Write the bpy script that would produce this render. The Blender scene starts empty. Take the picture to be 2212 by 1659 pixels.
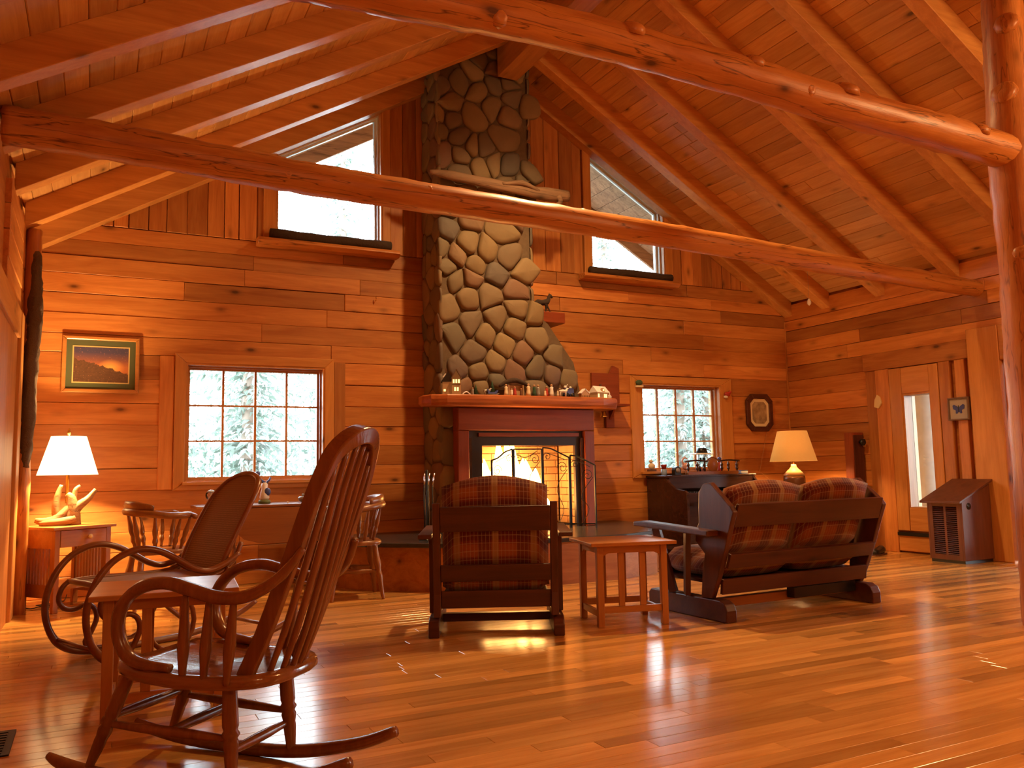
import bpy, math, random
from mathutils import Vector, Matrix
random.seed(7)
R = random.Random(11)
pi = math.pi
sc = bpy.context.scene
COL = sc.collection

# ------------------------------------------------------------------ camera
cam_d = bpy.data.cameras.new('camera'); cam = bpy.data.objects.new('camera', cam_d); COL.objects.link(cam)
CR = ((0.894108, -0.447453, -0.018906), (-0.028559, -0.099095, 0.994668), (0.446941, 0.888800, 0.101380))
cam.matrix_world = Matrix(((CR[0][0], CR[1][0], -CR[2][0], 0.0), (CR[0][1], CR[1][1], -CR[2][1], 0.0),
                           (CR[0][2], CR[1][2], -CR[2][2], 1.0), (0, 0, 0, 1)))
cam_d.sensor_fit = 'HORIZONTAL'; cam_d.sensor_width = 36; cam_d.lens = 29.13
cam_d.clip_start = 0.05; cam_d.clip_end = 200
sc.camera = cam

# ------------------------------------------------------------------ world, lights, exposure
W = bpy.data.worlds.new('world'); sc.world = W; W.use_nodes = True
wn = W.node_tree.nodes; wl = W.node_tree.links
bg = wn['Background']
tcw = wn.new('ShaderNodeTexCoord'); sep = wn.new('ShaderNodeSeparateXYZ'); rampw = wn.new('ShaderNodeValToRGB')
wl.new(tcw.outputs['Generated'], sep.inputs[0]); wl.new(sep.outputs['Z'], rampw.inputs[0])
rampw.color_ramp.elements[0].position = 0.0; rampw.color_ramp.elements[0].color = (0.78, 0.93, 0.96, 1)
rampw.color_ramp.elements[1].position = 0.6; rampw.color_ramp.elements[1].color = (0.74, 0.88, 1.0, 1)
wl.new(rampw.outputs[0], bg.inputs[0]); bg.inputs[1].default_value = 24.0
sc.view_settings.view_transform = 'Standard'; sc.view_settings.look = 'None'
sc.view_settings.gamma = 1.0; sc.view_settings.use_curve_mapping = False
sc.view_settings.exposure = 0.0
try:
    sc.cycles.use_denoising = True
    sc.cycles.max_bounces = 8; sc.cycles.diffuse_bounces = 4; sc.cycles.glossy_bounces = 3
    sc.cycles.transparent_max_bounces = 12; sc.cycles.caustics_reflective = False; sc.cycles.caustics_refractive = False
    sc.cycles.sample_clamp_indirect = 4.0
except Exception:
    pass

def lamp(name, loc, power, color, radius=0.05):
    d = bpy.data.lights.new(name, 'POINT'); d.energy = power; d.color = color; d.shadow_soft_size = radius
    o = bpy.data.objects.new(name, d); o.location = loc; COL.objects.link(o); return o
WARM = (1.0, 0.60, 0.25)
sp_d = bpy.data.lights.new('ridge_light', 'SPOT'); sp_d.energy = 700; sp_d.color = WARM; sp_d.shadow_soft_size = 0.08
sp_d.spot_size = math.radians(146); sp_d.spot_blend = 1.0
sp_o = bpy.data.objects.new('ridge_light', sp_d); sp_o.location = (3.75, 5.75, 4.9); COL.objects.link(sp_o)
lamp('room_light_kitchen', (6.3, 0.9, 3.35), 240, WARM, 0.2)
lamp('room_light_entry', (1.8, -1.6, 2.35), 90, WARM, 0.25)
lamp('left_lamp_bulb', (-0.19, 7.38, 1.17), 190, (1.0, 0.62, 0.25), 0.04)
lamp('right_lamp_bulb', (7.32, 7.25, 1.115), 40, (1.0, 0.56, 0.2), 0.04)
lamp('fire_light', (3.85, 7.5, 0.85), 45, (1.0, 0.42, 0.10), 0.15)

# ------------------------------------------------------------------ mesh builder
def V(*a): return Vector(a)
def cr(pts, n=6, closed=False):
    P = [Vector(p) for p in pts]; out = []; N = len(P)
    rng = range(N if closed else N - 1)
    for i in rng:
        if closed: p0, p1, p2, p3 = P[(i-1) % N], P[i], P[(i+1) % N], P[(i+2) % N]
        else: p0, p1, p2, p3 = P[max(i-1, 0)], P[i], P[i+1], P[min(i+2, N-1)]
        for k in range(n):
            t = k / n
            out.append(0.5*((2*p1) + (p2-p0)*t + (2*p0-5*p1+4*p2-p3)*t*t + (3*p1-p0-3*p2+p3)*t**3))
    if not closed: out.append(P[-1].copy())
    return out
def lerp_list(vals, m):
    out = []; n = len(vals) - 1
    for i in range(m):
        f = i / (m-1) * n; k = min(int(f), n-1); out.append(vals[k] + (vals[k+1]-vals[k])*(f-k))
    return out
def inset(poly, d):
    n = len(poly); out = []
    A = sum(poly[i][0]*poly[(i+1) % n][1] - poly[(i+1) % n][0]*poly[i][1] for i in range(n))
    s = 1 if A > 0 else -1
    L = []
    for i in range(n):
        x0, y0 = poly[i]; x1, y1 = poly[(i+1) % n]; dx, dy = x1-x0, y1-y0; l = math.hypot(dx, dy) or 1e-9
        nx, ny = -dy/l*s, dx/l*s
        L.append((x0+nx*d, y0+ny*d, dx/l, dy/l))
    for i in range(n):
        a, b = L[i-1], L[i]; det = a[2]*b[3] - a[3]*b[2]
        if abs(det) < 1e-5: out.append((b[0], b[1])); continue
        t = ((b[0]-a[0])*b[3] - (b[1]-a[1])*b[2]) / det
        out.append((a[0]+a[2]*t, a[1]+a[3]*t))
    return out

class MB:
    def __init__(s): s.v = []; s.f = []; s.r = []; s.s = []
    def add(s, vs, fs, rnd=None, smooth=False):
        b = len(s.v); s.v += [tuple(v) for v in vs]
        if rnd is None: rnd = R.random()
        for f in fs: s.f.append(tuple(b+i for i in f)); s.r.append(rnd); s.s.append(smooth)
        return s
    def box(s, x0, y0, z0, x1, y1, z1, rnd=None):
        vs = [(x, y, z) for z in (z0, z1) for y in (y0, y1) for x in (x0, x1)]
        return s.add(vs, [(0, 2, 3, 1), (4, 5, 7, 6), (0, 1, 5, 4), (2, 6, 7, 3), (0, 4, 6, 2), (1, 3, 7, 5)], rnd)
    def cb(s, c, d, rnd=None):
        return s.box(c[0]-d[0]/2, c[1]-d[1]/2, c[2]-d[2]/2, c[0]+d[0]/2, c[1]+d[1]/2, c[2]+d[2]/2, rnd)
    def bar(s, p0, p1, w, h, up=(0, 0, 1), rnd=None, w1=None, h1=None):
        p0 = Vector(p0); p1 = Vector(p1); d = (p1-p0).normalized(); up = Vector(up)
        x = d.cross(up)
        if x.length < 1e-4: x = d.cross(Vector((0, 1, 0)))
        x.normalize(); y = x.cross(d)
        vs = []
        for p, ww, hh in ((p0, w, h), (p1, w1 or w, h1 or h)):
            vs += [p-x*ww/2-y*hh/2, p+x*ww/2-y*hh/2, p+x*ww/2+y*hh/2, p-x*ww/2+y*hh/2]
        return s.add(vs, [(0, 1, 2, 3), (7, 6, 5, 4), (0, 4, 5, 1), (1, 5, 6, 2), (2, 6, 7, 3), (3, 7, 4, 0)], rnd)
    def tube(s, pts, r, n=8, sq=1.0, closed=False, rnd=None, up=None, smooth=True):
        P = [Vector(p) for p in pts]; m = len(P)
        rs = r if isinstance(r, (list, tuple)) else [r]*m
        if len(rs) != m: rs = lerp_list(rs, m)
        T = []
        for i in range(m):
            a = P[i-1] if (i > 0 or closed) else P[i]; b = P[(i+1) % m] if (i < m-1 or closed) else P[i]
            t = (b-a); T.append(t.normalized() if t.length > 1e-9 else Vector((0, 0, 1)))
        u = Vector(up) if up else Vector((0, 0, 1))
        x = T[0].cross(u)
        if x.length < 1e-3: x = T[0].cross(Vector((0.3, 1, 0.1)))
        x.normalize(); vs = []
        for i in range(m):
            if up:
                x2 = T[i].cross(Vector(up)); x = x2.normalized() if x2.length > 1e-3 else x
            else:
                x = x - T[i]*x.dot(T[i]); x.normalize()
            y = T[i].cross(x)
            for k in range(n):
                a = 2*pi*k/n; vs.append(P[i] + x*(math.cos(a)*rs[i]*sq) + y*(math.sin(a)*rs[i]))
        fs = []
        for i in range(m if closed else m-1):
            for k in range(n):
                j = (i+1) % m
                fs.append((i*n+k, i*n+(k+1) % n, j*n+(k+1) % n, j*n+k))
        if not closed: fs += [tuple(range(n))[::-1], tuple((m-1)*n+k for k in range(n))]
        return s.add(vs, fs, rnd, smooth)
    def lathe(s, prof, base=(0, 0, 0), n=16, rnd=None, axis=None, squash=1.0):
        B = Vector(base); vs = []; m = len(prof)
        q = Vector((0, 0, 1)).rotation_difference(Vector(axis).normalized()) if axis else None
        for r, z in prof:
            for k in range(n):
                a = 2*pi*k/n; p = Vector((r*math.cos(a), r*math.sin(a)*squash, z))
                if q: p = q @ p
                vs.append(B+p)
        fs = [(i*n+k, i*n+(k+1) % n, (i+1)*n+(k+1) % n, (i+1)*n+k) for i in range(m-1) for k in range(n)]
        fs += [tuple(range(n))[::-1], tuple((m-1)*n+k for k in range(n))]
        return s.add(vs, fs, rnd, True)
    def ball(s, c, r, n=10, m=7, rnd=None):
        c = Vector(c); rr = r if isinstance(r, (tuple, list)) else (r, r, r); vs = []
        for i in range(m+1):
            t = pi*i/m
            for k in range(n):
                a = 2*pi*k/n
                vs.append(c + Vector((rr[0]*math.sin(t)*math.cos(a), rr[1]*math.sin(t)*math.sin(a), -rr[2]*math.cos(t))))
        fs = [(i*n+k, i*n+(k+1) % n, (i+1)*n+(k+1) % n, (i+1)*n+k) for i in range(m) for k in range(n)]
        return s.add(vs, fs, rnd, True)
    def prism(s, poly, plane, a, b, rnd=None, smooth=False):
        mp = {'XZ': lambda p, c: (p[0], c, p[1]), 'YZ': lambda p, c: (c, p[0], p[1]), 'XY': lambda p, c: (p[0], p[1], c)}[plane]
        n = len(poly); vs = [mp(p, a) for p in poly] + [mp(p, b) for p in poly]
        fs = [tuple(range(n)), tuple(range(2*n-1, n-1, -1))] + [(i, n+i, n+(i+1) % n, (i+1) % n) for i in range(n)]
        return s.add(vs, fs, rnd, smooth)
    def slab(s, poly, mp, c0, c1, ch, rnd=None):
        # board: outline poly (a,b) in the plane, back at c0, front at c1 with chamfered front edges
        n = len(poly); ip = inset(poly, ch); sgn = 1 if c1 > c0 else -1
        vs = [mp(p[0], p[1], c0) for p in poly] + [mp(p[0], p[1], c1-sgn*ch*0.8) for p in poly] + [mp(p[0], p[1], c1) for p in ip]
        fs = []
        for i in range(n):
            j = (i+1) % n; fs += [(i, j, n+j, n+i), (n+i, n+j, 2*n+j, 2*n+i)]
        fs.append(tuple(2*n+i for i in range(n)))
        return s.add(vs, fs, rnd)
    def cushion(s, x0, x1, y0, y1, z0, z1, mp, puff=0.3, dome=None, nx=10, ny=8):
        # pillow: rectangular outline x,y with thickness z0..z1; rounded edges; dome(x,y)->extra on the y1 edge
        vs = []; fs = []
        def prof(t): return (1-abs(2*t-1)**4)**0.5
        for side in (0, 1):
            for j in range(ny+1):
                for i in range(nx+1):
                    a, b = i/nx, j/ny
                    th = min(prof(a), 1)*min(prof(b), 1)
                    zc = (z0+z1)/2; h = (z1-z0)/2*(puff+(1-puff)*th) if th > 0 else 0.0
                    xx = x0+(x1-x0)*a; yy = y0+(y1-y0)*b
                    if dome: yy += dome(a)*b
                    if th <= 0: h = (z1-z0)/2*0.25
                    vs.append(mp(xx, yy, zc + (h if side else -h)))
        o = (nx+1)*(ny+1)
        for j in range(ny):
            for i in range(nx):
                k = j*(nx+1)+i
                fs += [(k, k+nx+1, k+nx+2, k+1), (o+k, o+k+1, o+k+nx+2, o+k+nx+1)]
        for i in range(nx):
            fs += [(i, i+1, o+i+1, o+i)]; k = ny*(nx+1)+i; fs += [(k+1, k, o+k, o+k+1)]
        for j in range(ny):
            k = j*(nx+1); fs += [(k+nx+1, k, o+k, o+k+nx+1)]; k += nx; fs += [(k, k+nx+1, o+k+nx+1, o+k)]
        return s.add(vs, fs, None, True)
    def build(s, name, mat, parent=None, bevel=0.0, kind=None, label=None):
        me = bpy.data.meshes.new(name); me.from_pydata(s.v, [], s.f)
        at = me.attributes.new('rnd', 'FLOAT', 'FACE'); at.data.foreach_set('value', s.r)
        me.polygons.foreach_set('use_smooth', s.s); me.update()
        o = bpy.data.objects.new(name, me); COL.objects.link(o)
        if mat: me.materials.append(mat)
        if parent: o.parent = parent
        if bevel:
            b = o.modifiers.new('bevel', 'BEVEL'); b.width = bevel; b.segments = 2; b.limit_method = 'ANGLE'
        if kind: o['kind'] = kind
        if label: o['label'] = label
        return o

def thing(name, label, cat, loc=(0, 0, 0), rz=0.0, group=None):
    o = bpy.data.objects.new(name, None); o.empty_display_size = 0.1; COL.objects.link(o)
    o.location = loc; o.rotation_euler = (0, 0, rz); o['label'] = label; o['category'] = cat
    if group: o['group'] = group
    return o
def tag(o, label, cat, group=None):
    o['label'] = label; o['category'] = cat
    if group: o['group'] = group
    return o
def struct(name, parent=None):
    o = bpy.data.objects.new(name, None); o.empty_display_size = 0.1; COL.objects.link(o); o['kind'] = 'structure'
    if parent: o.parent = parent
    return o
def copy_thing(src, loc, rz, label, group=None):
    r = src.copy(); COL.objects.link(r); r.location = loc; r.rotation_euler = (0, 0, rz); r['label'] = label
    if group: r['group'] = group
    for ch in list(src.children):
        c = ch.copy(); COL.objects.link(c); c.parent = r
        for g in list(ch.children):
            d = g.copy(); COL.objects.link(d); d.parent = c
    return r

# ------------------------------------------------------------------ materials
class NT:
    def __init__(s, name):
        s.m = bpy.data.materials.new(name); s.m.use_nodes = True; s.t = s.m.node_tree; s.n = s.t.nodes
        s.p = s.n['Principled BSDF']; s.out = s.n['Material Output']
    def new(s, ty, **k):
        o = s.n.new(ty)
        for a, b in k.items(): setattr(o, a, b)
        return o
    def link(s, a, b): s.t.links.new(a, b)
    def math(s, op, a, b=None, c=None):
        o = s.new('ShaderNodeMath', operation=op)
        for i, x in enumerate((a, b, c)):
            if x is None: continue
            if isinstance(x, (int, float)): o.inputs[i].default_value = x
            else: s.link(x, o.inputs[i])
        return o.outputs[0]
    def mix(s, f, a, b, mode='MIX'):
        o = s.new('ShaderNodeMix', data_type='RGBA', blend_type=mode)
        for i, x in ((0, f), (6, a), (7, b)):
            if isinstance(x, (int, float)): o.inputs[i].default_value = x
            elif isinstance(x, tuple): o.inputs[i].default_value = (*x, 1)[:4]
            else: s.link(x, o.inputs[i])
        return o.outputs[2]
    def ramp(s, f, stops, interp='LINEAR'):
        o = s.new('ShaderNodeValToRGB'); cr_ = o.color_ramp; cr_.interpolation = interp
        while len(cr_.elements) < len(stops): cr_.elements.new(0.5)
        for e, (p, c) in zip(cr_.elements, stops):
            e.position = p; e.color = (*c, 1)[:4] if isinstance(c, tuple) else (c, c, c, 1)
        s.link(f, o.inputs[0]); return o.outputs[0]
    def noise(s, vec, scale, detail=3, rough=0.55, dist=0.0):
        o = s.new('ShaderNodeTexNoise'); o.inputs['Scale'].default_value = scale; o.inputs['Detail'].default_value = detail
        o.inputs['Roughness'].default_value = rough; o.inputs['Distortion'].default_value = dist
        if vec is not None: s.link(vec, o.inputs['Vector'])
        return o.outputs['Fac']
    def mapping(s, vec, scale):
        o = s.new('ShaderNodeMapping'); o.inputs['Scale'].default_value = scale; s.link(vec, o.inputs['Vector']); return o.outputs[0]
    def bump(s, h, strength, dist=0.01):
        o = s.new('ShaderNodeBump'); o.inputs['Strength'].default_value = strength; o.inputs['Distance'].default_value = dist
        s.link(h, o.inputs['Height']); s.link(o.outputs[0], s.p.inputs['Normal'])
    def rnd(s):
        return s.new('ShaderNodeAttribute', attribute_name='rnd').outputs['Fac']

def wood(name, light, dark, axis='X', rough=0.42, knot=0.5, var=0.3, coat=0.0, scale=1.0, bump=0.12, spec=0.4, cracks=0.0):
    t = NT(name); tc = t.new('ShaderNodeTexCoord').outputs['Object']; rn = t.rnd()
    cmb = t.new('ShaderNodeCombineXYZ')
    for i, k in enumerate((17.3, 9.1, 23.7)): t.link(t.math('MULTIPLY', rn, k), cmb.inputs[i])
    ad = t.new('ShaderNodeVectorMath', operation='ADD'); t.link(tc, ad.inputs[0]); t.link(cmb.outputs[0], ad.inputs[1])
    v = ad.outputs[0]
    def sc_(al, ac): return {'X': (al, ac, ac), 'Y': (ac, al, ac), 'Z': (ac, ac, al)}[axis]
    g1 = t.noise(t.mapping(v, sc_(0.7*scale, 7*scale)), 2.0, 4, 0.6, 0.8)
    g2 = t.noise(t.mapping(v, sc_(2.0*scale, 60*scale)), 2.0, 2, 0.6, 0.0)
    col = t.mix(t.ramp(g1, [(0.3, 0.0), (0.72, 1.0)]), light, dark)
    col = t.mix(0.35, col, t.mix(g2, (0.55, 0.5, 0.45), (1.25, 1.25, 1.25)), 'MULTIPLY')
    if knot > 0:
        vo = t.new('ShaderNodeTexVoronoi'); vo.inputs['Scale'].default_value = 1.0
        t.link(t.mapping(v, sc_(2.5*scale, 5.6*scale)), vo.inputs['Vector'])
        sepc = t.new('ShaderNodeSeparateColor'); t.link(vo.outputs['Color'], sepc.inputs[0])
        on = t.math('LESS_THAN', sepc.outputs[0], knot)
        kd = t.ramp(vo.outputs['Distance'], [(0.055, 1.0), (0.10, 0.55), (0.17, 0.18), (0.26, 0.0)])
        col = t.mix(t.math('MULTIPLY', kd, on), col, tuple(c*0.28 for c in dark))
    if cracks > 0:
        ck = t.noise(t.mapping(v, sc_(0.5, 9)), 1.6, 3, 0.5, 0.3)
        ckr = t.ramp(ck, [(0.485, 0.0), (0.5, 1.0), (0.515, 0.0)])
        col = t.mix(t.math('MULTIPLY', ckr, cracks), col, tuple(c*0.25 for c in dark))
    val = t.math('MULTIPLY_ADD', rn, 2*var, 1-var)
    hs = t.new('ShaderNodeHueSaturation'); t.link(col, hs.inputs['Color']); t.link(val, hs.inputs['Value'])
    hs.inputs['Saturation'].default_value = 1.0
    t.link(hs.outputs[0], t.p.inputs['Base Color'])
    t.p.inputs['Roughness'].default_value = rough; t.p.inputs['Specular IOR Level'].default_value = spec
    if coat: t.p.inputs['Coat Weight'].default_value = coat; t.p.inputs['Coat Roughness'].default_value = 0.12
    if bump: t.bump(t.math('ADD', g2, t.math('MULTIPLY', g1, 0.8)), bump, 0.004)
    return t.m
def plain(name, col, rough=0.5, metal=0.0, spec=0.5, emit=None, es=0.0, var=0.0, nscale=0.0, namp=0.3, bump=0.0):
    t = NT(name); c = col
    t.p.inputs['Base Color'].default_value = (*col, 1)
    if nscale:
        tc = t.new('ShaderNodeTexCoord').outputs['Object']; n = t.noise(tc, nscale, 4)
        t.link(t.mix(n, tuple(x*(1-namp) for x in col), tuple(min(1, x*(1+namp)) for x in col)), t.p.inputs['Base Color'])
        if bump: t.bump(n, bump, 0.01)
    t.p.inputs['Roughness'].default_value = rough; t.p.inputs['Metallic'].default_value = metal
    t.p.inputs['Specular IOR Level'].default_value = spec
    if emit: t.p.inputs['Emission Color'].default_value = (*emit, 1); t.p.inputs['Emission Strength'].default_value = es
    return t.m
def palette(name, stops, rough=0.8, nscale=9, namp=0.35, bump=0.4):
    t = NT(name); col = t.ramp(t.rnd(), stops, 'LINEAR'); tc = t.new('ShaderNodeTexCoord').outputs['Object']
    n = t.noise(tc, nscale, 5, 0.65); col = t.mix(t.mix(n, (0.2, 0.2, 0.2), (0.8, 0.8, 0.8)), t.mix(1.0, col, (0.55, 0.55, 0.55), 'MULTIPLY'), col)
    t.link(col, t.p.inputs['Base Color']); t.p.inputs['Roughness'].default_value = rough
    t.bump(n, bump, 0.01); return t.m
def glass(name):
    t = NT(name); tr = t.new('ShaderNodeBsdfTransparent'); gl = t.new('ShaderNodeBsdfGlossy'); gl.inputs['Roughness'].default_value = 0.0
    fr = t.new('ShaderNodeFresnel'); fr.inputs['IOR'].default_value = 1.45; mx = t.new('ShaderNodeMixShader')
    t.link(fr.outputs[0], mx.inputs[0]); t.link(tr.outputs[0], mx.inputs[1]); t.link(gl.outputs[0], mx.inputs[2])
    t.link(mx.outputs[0], t.out.inputs[0]); return t.m

L1, D1 = (0.60, 0.245, 0.062), (0.40, 0.125, 0.026)
wall_x = wood('pine_wall_x', L1, D1, 'X', 0.45, 0.6, 0.32)
wall_y = wood('pine_wall_y', L1, D1, 'Y', 0.45, 0.6, 0.30)
wall_z = wood('pine_wall_z', L1, D1, 'Z', 0.45, 0.6, 0.32)
trim_x = wood('pine_trim_x', (0.62, 0.28, 0.075), (0.47, 0.18, 0.042), 'X', 0.4, 0.3, 0.12)
trim_y = wood('pine_trim_y', (0.62, 0.28, 0.075), (0.47, 0.18, 0.042), 'Y', 0.4, 0.3, 0.12)
trim_z = wood('pine_trim_z', (0.62, 0.28, 0.075), (0.47, 0.18, 0.042), 'Z', 0.4, 0.3, 0.12)
deck_y = wood('pine_deck_y', (0.70, 0.38, 0.14), (0.54, 0.25, 0.075), 'Y', 0.5, 0.5, 0.2)
raft_x = wood('pine_rafter', (0.68, 0.32, 0.09), (0.50, 0.20, 0.05), 'X', 0.45, 0.5, 0.12)
raft_y = wood('pine_ridge', (0.58, 0.26, 0.075), (0.42, 0.16, 0.04), 'Y', 0.45, 0.4, 0.1)
log_x = wood('peeled_log_x', (0.62, 0.25, 0.06), (0.40, 0.12, 0.025), 'X', 0.4, 0.55, 0.05, cracks=0.9, bump=0.25)
log_z = wood('peeled_log_z', (0.62, 0.25, 0.06), (0.38, 0.11, 0.025), 'Z', 0.4, 0.7, 0.05, cracks=0.6, bump=0.3)
redwood = wood('red_stained_wood', (0.30, 0.065, 0.022), (0.20, 0.036, 0.012), 'X', 0.4, 0.0, 0.08)
redwood_z = wood('red_stained_wood_z', (0.30, 0.065, 0.022), (0.20, 0.036, 0.012), 'Z', 0.4, 0.0, 0.08)
mantelw = wood('mantel_slab', (0.46, 0.14, 0.035), (0.27, 0.06, 0.015), 'X', 0.4, 0.6, 0.05)
oak_x = wood('oak_x', (0.52, 0.225, 0.065), (0.40, 0.15, 0.036), 'X', 0.3, 0.0, 0.08)
oak_z = wood('oak_z', (0.50, 0.21, 0.06), (0.38, 0.14, 0.034), 'Z', 0.34, 0.0, 0.08)
rocker_w = wood('rocker_wood', (0.27, 0.095, 0.027), (0.17, 0.052, 0.014), 'Z', 0.24, 0.0, 0.06, spec=0.55)
rocker_x = wood('rocker_seat_wood', (0.27, 0.098, 0.03), (0.18, 0.058, 0.016), 'X', 0.13, 0.0, 0.06, spec=0.8)
bent_w = wood('bentwood', (0.26, 0.085, 0.024), (0.17, 0.048, 0.013), 'X', 0.3, 0.0, 0.05, spec=0.5)
darkpine = wood('dark_stained_pine', (0.105, 0.030, 0.013), (0.055, 0.014, 0.008), 'X', 0.42, 0.3, 0.1)
darkpine_z = wood('dark_stained_pine_z', (0.115, 0.033, 0.014), (0.06, 0.016, 0.008), 'Z', 0.42, 0.3, 0.1)
walnut = wood('dark_piano_wood', (0.060, 0.022, 0.015), (0.032, 0.011, 0.009), 'X', 0.25, 0.0, 0.1, spec=0.6)
maple = wood('maple_chair', (0.30, 0.115, 0.03), (0.20, 0.066, 0.017), 'Z', 0.3, 0.0, 0.08, spec=0.5)
maple_x = wood('maple_table', (0.30, 0.105, 0.028), (0.21, 0.065, 0.017), 'X', 0.28, 0.0, 0.08, spec=0.5)
binwood = wood('brown_bin_wood', (0.18, 0.06, 0.026), (0.11, 0.034, 0.016), 'Z', 0.5, 0.0, 0.15)
bark = palette('bark', [(0, (0.13, 0.075, 0.045)), (1, (0.22, 0.15, 0.10))], 0.95, 22, 0.6, 1.0)
barkdark = palette('dark_bark', [(0, (0.045, 0.026, 0.018)), (1, (0.07, 0.04, 0.025))], 0.95, 30, 0.6, 1.0)
drift = wood('driftwood', (0.50, 0.29, 0.13), (0.28, 0.13, 0.05), 'X', 0.6, 0.3, 0.1, cracks=0.8, bump=0.4)
driftgrey = wood('grey_driftwood', (0.28, 0.16, 0.09), (0.15, 0.08, 0.045), 'X', 0.75, 0.5, 0.1, cracks=0.8, bump=0.4)
stone = palette('river_stone', [(0.0, (0.15, 0.125, 0.09)), (0.2, (0.30, 0.20, 0.095)), (0.38, (0.17, 0.12, 0.085)), (0.55, (0.33, 0.23, 0.115)), (0.72, (0.25, 0.135, 0.085)), (0.88, (0.14, 0.12, 0.10)), (1.0, (0.32, 0.205, 0.095))], 0.75, 7, 0.4, 0.25)
mortar = plain('mortar', (0.13, 0.085, 0.05), 0.95, nscale=25, bump=0.5)
firebrick = palette('firebrick', [(0, (0.42, 0.22, 0.12)), (1, (0.55, 0.33, 0.18))], 0.9, 12, 0.4, 0.3)
slate = plain('slate', (0.035, 0.035, 0.04), 0.25, spec=0.6, nscale=14, bump=0.15)
iron = plain('black_iron', (0.012, 0.010, 0.010), 0.5, 0.6)
blackmetal = plain('black_enamel', (0.020, 0.011, 0.010), 0.45, 0.2)
brass = plain('brass', (0.75, 0.50, 0.16), 0.25, 1.0)
chrome = plain('bright_metal', (0.75, 0.75, 0.78), 0.15, 1.0)
blackp = plain('black_plastic', (0.010, 0.009, 0.010), 0.35)
white = plain('white_ceramic', (0.80, 0.78, 0.74), 0.3)
cream = plain('cream_paper', (0.78, 0.66, 0.46), 0.7)
snow = plain('snow_white_paint', (0.82, 0.80, 0.80), 0.7)
green = plain('dark_green_bristle', (0.03, 0.075, 0.04), 0.9, nscale=60, bump=0.6)
blue = plain('blue_glaze', (0.05, 0.08, 0.30), 0.35)
red = plain('red_paint', (0.42, 0.04, 0.03), 0.45)
tan = plain('tan_clay', (0.45, 0.27, 0.14), 0.6)
brownp = plain('brown_paint', (0.13, 0.06, 0.03), 0.6)
greyp = plain('grey_pewter', (0.30, 0.28, 0.26), 0.4, 0.3)
litwin = plain('lit_miniature_window', (1, 0.7, 0.3), 0.5, emit=(1.0, 0.66, 0.22), es=2.2)
litwall = plain('glowing_miniature_wall', (0.32, 0.17, 0.08), 0.6, emit=(1.0, 0.42, 0.10), es=0.10)
flame_m = plain('flame', (1, 0.6, 0.2), 0.5, emit=(1.0, 0.50, 0.13), es=24.0)
ember = plain('charred_log', (0.05, 0.025, 0.015), 0.9, emit=(1.0, 0.25, 0.04), es=0.35, nscale=12, bump=0.6)
gl = glass('window_glass')
pane_white = plain('white_sash', (0.74, 0.72, 0.68), 0.4)

def floor_mat():
    return wood('oak_floor', (0.70, 0.37, 0.11), (0.50, 0.22, 0.055), 'X', 0.17, 0.0, 0.36, coat=0.0, bump=0.05, spec=0.55)
floor_m = floor_mat()

def plaid():
    t = NT('plaid_wool'); tc = t.new('ShaderNodeTexCoord').outputs['Object']; sp = t.new('ShaderNodeSeparateXYZ'); t.link(tc, sp.inputs[0])
    u = sp.outputs[0]; w = t.math('ADD', sp.outputs[1], sp.outputs[2])
    def band(x, period, off, wd):
        m = t.math('FRACT', t.math('ADD', t.math('DIVIDE', x, period), off)); d = t.math('ABSOLUTE', t.math('SUBTRACT', m, 0.5))
        return t.ramp(d, [(wd*0.85, 1.0), (wd*1.15, 0.0)])
    fib = t.noise(t.mapping(tc, (300, 300, 300)), 1.0, 2)
    col = t.mix(fib, (0.13, 0.023, 0.013), (0.27, 0.058, 0.024))
    col = t.mix(t.math('MULTIPLY', band(w, 0.16, 0.1, 0.2), 0.45), col, (0.42, 0.15, 0.035))
    col = t.mix(t.math('MULTIPLY', band(w, 0.16, 0.62, 0.16), 0.6), col, (0.09, 0.018, 0.018))
    col = t.mix(t.math('MULTIPLY', band(u, 0.235, 0.78, 0.17), 0.6), col, (0.075, 0.02, 0.022))
    col = t.mix(t.math('MULTIPLY', band(u, 0.235, 0.5, 0.085), 0.75), col, (0.33, 0.20, 0.09))
    col = t.mix(t.math('MULTIPLY', band(u, 0.0235, 0.0, 0.07), 0.5), col, (0.45, 0.32, 0.2))
    col = t.mix(t.math('MULTIPLY', band(w, 0.04, 0.0, 0.05), 0.45), col, (0.45, 0.32, 0.2))
    t.link(col, t.p.inputs['Base Color']); t.p.inputs['Roughness'].default_value = 0.95; t.p.inputs['Specular IOR Level'].default_value = 0.1
    t.p.inputs['Sheen Weight'].default_value = 0.2
    t.bump(fib, 0.5, 0.003); return t.m
plaid_m = plaid()
def cane():
    t = NT('woven_cane'); tc = t.new('ShaderNodeTexCoord').outputs['Object']
    w1 = t.new('ShaderNodeTexWave', wave_type='BANDS', bands_direction='Z'); w1.inputs['Scale'].default_value = 26; t.link(tc, w1.inputs[0])
    w2 = t.new('ShaderNodeTexWave', wave_type='BANDS', bands_direction='Y'); w2.inputs['Scale'].default_value = 26; t.link(tc, w2.inputs[0])
    h = t.math('MULTIPLY', w1.outputs['Fac'], w2.outputs['Fac'])
    t.link(t.mix(h, (0.20, 0.095, 0.04), (0.36, 0.19, 0.085)), t.p.inputs['Base Color']); t.p.inputs['Roughness'].default_value = 0.6
    t.bump(h, 0.5, 0.004); return t.m
cane_m = cane()
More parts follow.
